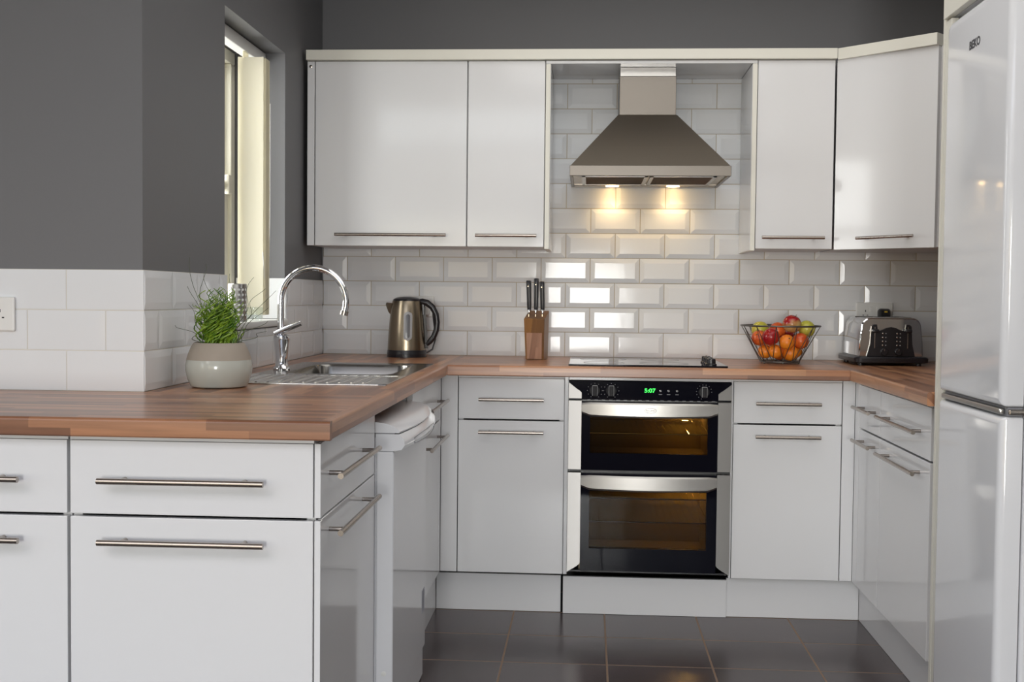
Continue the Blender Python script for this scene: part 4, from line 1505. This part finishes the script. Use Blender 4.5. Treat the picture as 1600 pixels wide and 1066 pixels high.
pz = [(1.548, cz0), (1.726, cz0), (1.716, cz0 + .045), (1.712, cz0 + .112), (1.704, cz0 + .119), (1.692, cz0 + .119), (1.688, cz0 + .094), (1.672, cz0 + .098), (1.655, cz0 + .106), (1.637, cz0 + .110), (1.619, cz0 + .106), (1.602, cz0 + .098), (1.588, cz0 + .094), (1.584, cz0 + .119), (1.572, cz0 + .119), (1.564, cz0 + .112), (1.560, cz0 + .045)]
m.prism(pz, 'y', TY0 - .008, TY0 + .002)
fp = m.build('front_panel', 'black', to)
for lx in (1.5765, 1.6985):
    m = MB(); m.box(lx - .0014, lx + .0014, TY0 - .0088, TY0 - .008, cz0 + .030, cz0 + .110); m.build('lever_slot', 'handle', fp)
    m = MB(); m.box(lx - .013, lx + .013, TY0 - .026, TY0 - .0085, cz0 + .088, cz0 + .102, .004); m.build('lever', 'black', to)
for dx in (1.611, 1.664):
    m = MB(); m.lathe([(.0135, TY0 - .008), (.0135, TY0 - .018), (.0115, TY0 - .020)], (dx, 0, cz0 + .017), 22, ax='y')
    dl = m.build('dial', 'black', to)
    m = MB(); m.box(dx - .0008, dx + .0008, TY0 - .0206, TY0 - .0198, cz0 + .019, cz0 + .028); m.build('dial_mark', 'handle', dl)
    for r_ in range(4):
        m = MB(); zz = cz0 + .041 + r_ * .0148
        m.lathe([(.0030, TY0 - .008), (.0030, TY0 - .0105), (.002, TY0 - .011)], (dx - .005, 0, zz), 10, ax='y')
        m.build('button', 'handle', fp)
        m = MB(); m.lathe([(.0022, TY0 - .008), (.0022, TY0 - .009)], (dx + .0065, 0, zz), 8, ax='y'); m.build('button_lamp', 'print', fp)

# ------------------------------------------------------------------ tall panel, top cupboard and fridge freezer
m = MB(); m.box(1.436, 2.017, -1.640, -1.622, 0.0005, 2.49, .0008); m.box(1.437, 1.455, -1.690, -1.6405, 0.0005, 1.897, .0008)
tag(m.build('tall_panel', 'cream', None, origin=(1.72, -1.63, 0)), 'tall cream panel standing between the worktop and the fridge freezer', 'panel')
tc = thing('wall_cabinet', 'cream top cupboard above the fridge freezer', 'cabinet', (1.72, -1.92, 1.902))
m = MB(); m.box(1.451, 2.015, -2.19, -1.642, 1.902, 2.46); m.build('carcass', 'carcass', tc)
m = MB(); m.box(1.4295, 1.449, -2.19, -1.642, 1.902, 2.46, .0012); m.build('door', 'cream', tc)

fr = thing('fridge_freezer', 'tall white fridge freezer at the right edge of the photo', 'fridge', (1.74, -1.93, 0))
FY0, FY1 = -2.165, -1.695
m = MB(); m.box(1.478, 2.005, FY0 - .004, FY1 + .002, .03, 1.868, .008, 3)
m.box(1.50, 1.99, FY0 + .02, FY1 - .02, .0005, .03)
m.build('cabinet_body', 'appliance', fr)


def fridge_door(z0, z1, rt, rb_, bevel_top=False, bevel_bot=False):
    """outline in the YZ plane with rounded far top corner, front edges rounded"""
    m = MB()
    def outline(inset):
        pts = []
        y0, y1, a, c = FY0 + inset, FY1 - inset, z0 + inset, z1 - inset
        for (cy, cz, r, s0) in ((y1, c, rt, 0), (y0, c, rt, 1), (y0, a, rb_, 2), (y1, a, rb_, 3)):
            r = max(.002, r - inset)
            oy, oz = (cy - r if s0 in (0, 3) else cy + r), (cz - r if s0 in (0, 1) else cz + r)
            for i in range(6):
                an = math.pi / 2 * (s0 + i / 5)
                pts.append((oy + r * math.cos(an), oz + r * math.sin(an)))
        return pts
    rings = []
    for x, ins in ((1.474, .0), (1.440, .0), (1.4335, .0015), (1.4285, .005), (1.4255, .0105), (1.4245, .018)):
        rings.append([(x, y, z) for y, z in outline(ins)])
    m.loops(rings)
    return m


m = fridge_door(.922, 1.878, .030, .006); ud = m.build('fridge_door', 'appliance', fr, angle=40)
m = fridge_door(.085, .899, .006, .010); lo_d = m.build('freezer_door', 'appliance', fr, angle=40)
m = MB(); m.box(1.441, 1.474, FY0 + .004, FY1 - .004, .900, .921); m.build('door_gap', 'seal', fr)
m = MB(); m.box(1.4285, 1.4405, FY0 + .020, FY1 - .01, .9035, .917, .003); m.build('grip_strip', 'steel', fr)
m = MB(); m.box(1.442, 1.505, FY0 - .006, FY0 + .03, .9045, .9165, .002); m.build('hinge', 'handle', fr)
m = MB(); m.box(1.46, 1.474, FY0 + .01, FY1 - .01, .03, .083); m.build('kick_grille', 'appliance', fr)
mw = Matrix.Translation((1.4242, -1.921, 1.7815)) @ Matrix.Rotation(-HP, 4, 'Z') @ RX
text('brand_lettering', 'BEKO', 'darkprint', ud, mw, .0285, .0004, 1.12, .0008)

# ------------------------------------------------------------------ fill panels added at the ceiling (above the frame)
for (lx, ly, wx, wy, pw) in CEIL_FILLS:
    m = MB(); m.box(lx - wx / 2 - .03, lx + wx / 2 + .03, ly - wy / 2 - .03, ly + wy / 2 + .03, ZC - .03, ZC - .0005, .004)
    cl = tag(m.build('ceiling_fill_panel', 'plastic', None, origin=(lx, ly, ZC)), 'large rectangular fill light panel added at the ceiling, out of view', 'ceiling light', 'added fill light panels')
    ld = bpy.data.lights.new('ceiling_fill_light', 'AREA'); ld.shape = 'RECTANGLE'; ld.size = wx; ld.size_y = wy; ld.energy = pw; ld.color = (1, .985, .965)
    o = bpy.data.objects.new('ceiling_fill_light', ld); COL.objects.link(o); o.location = (lx, ly, ZC - .033)
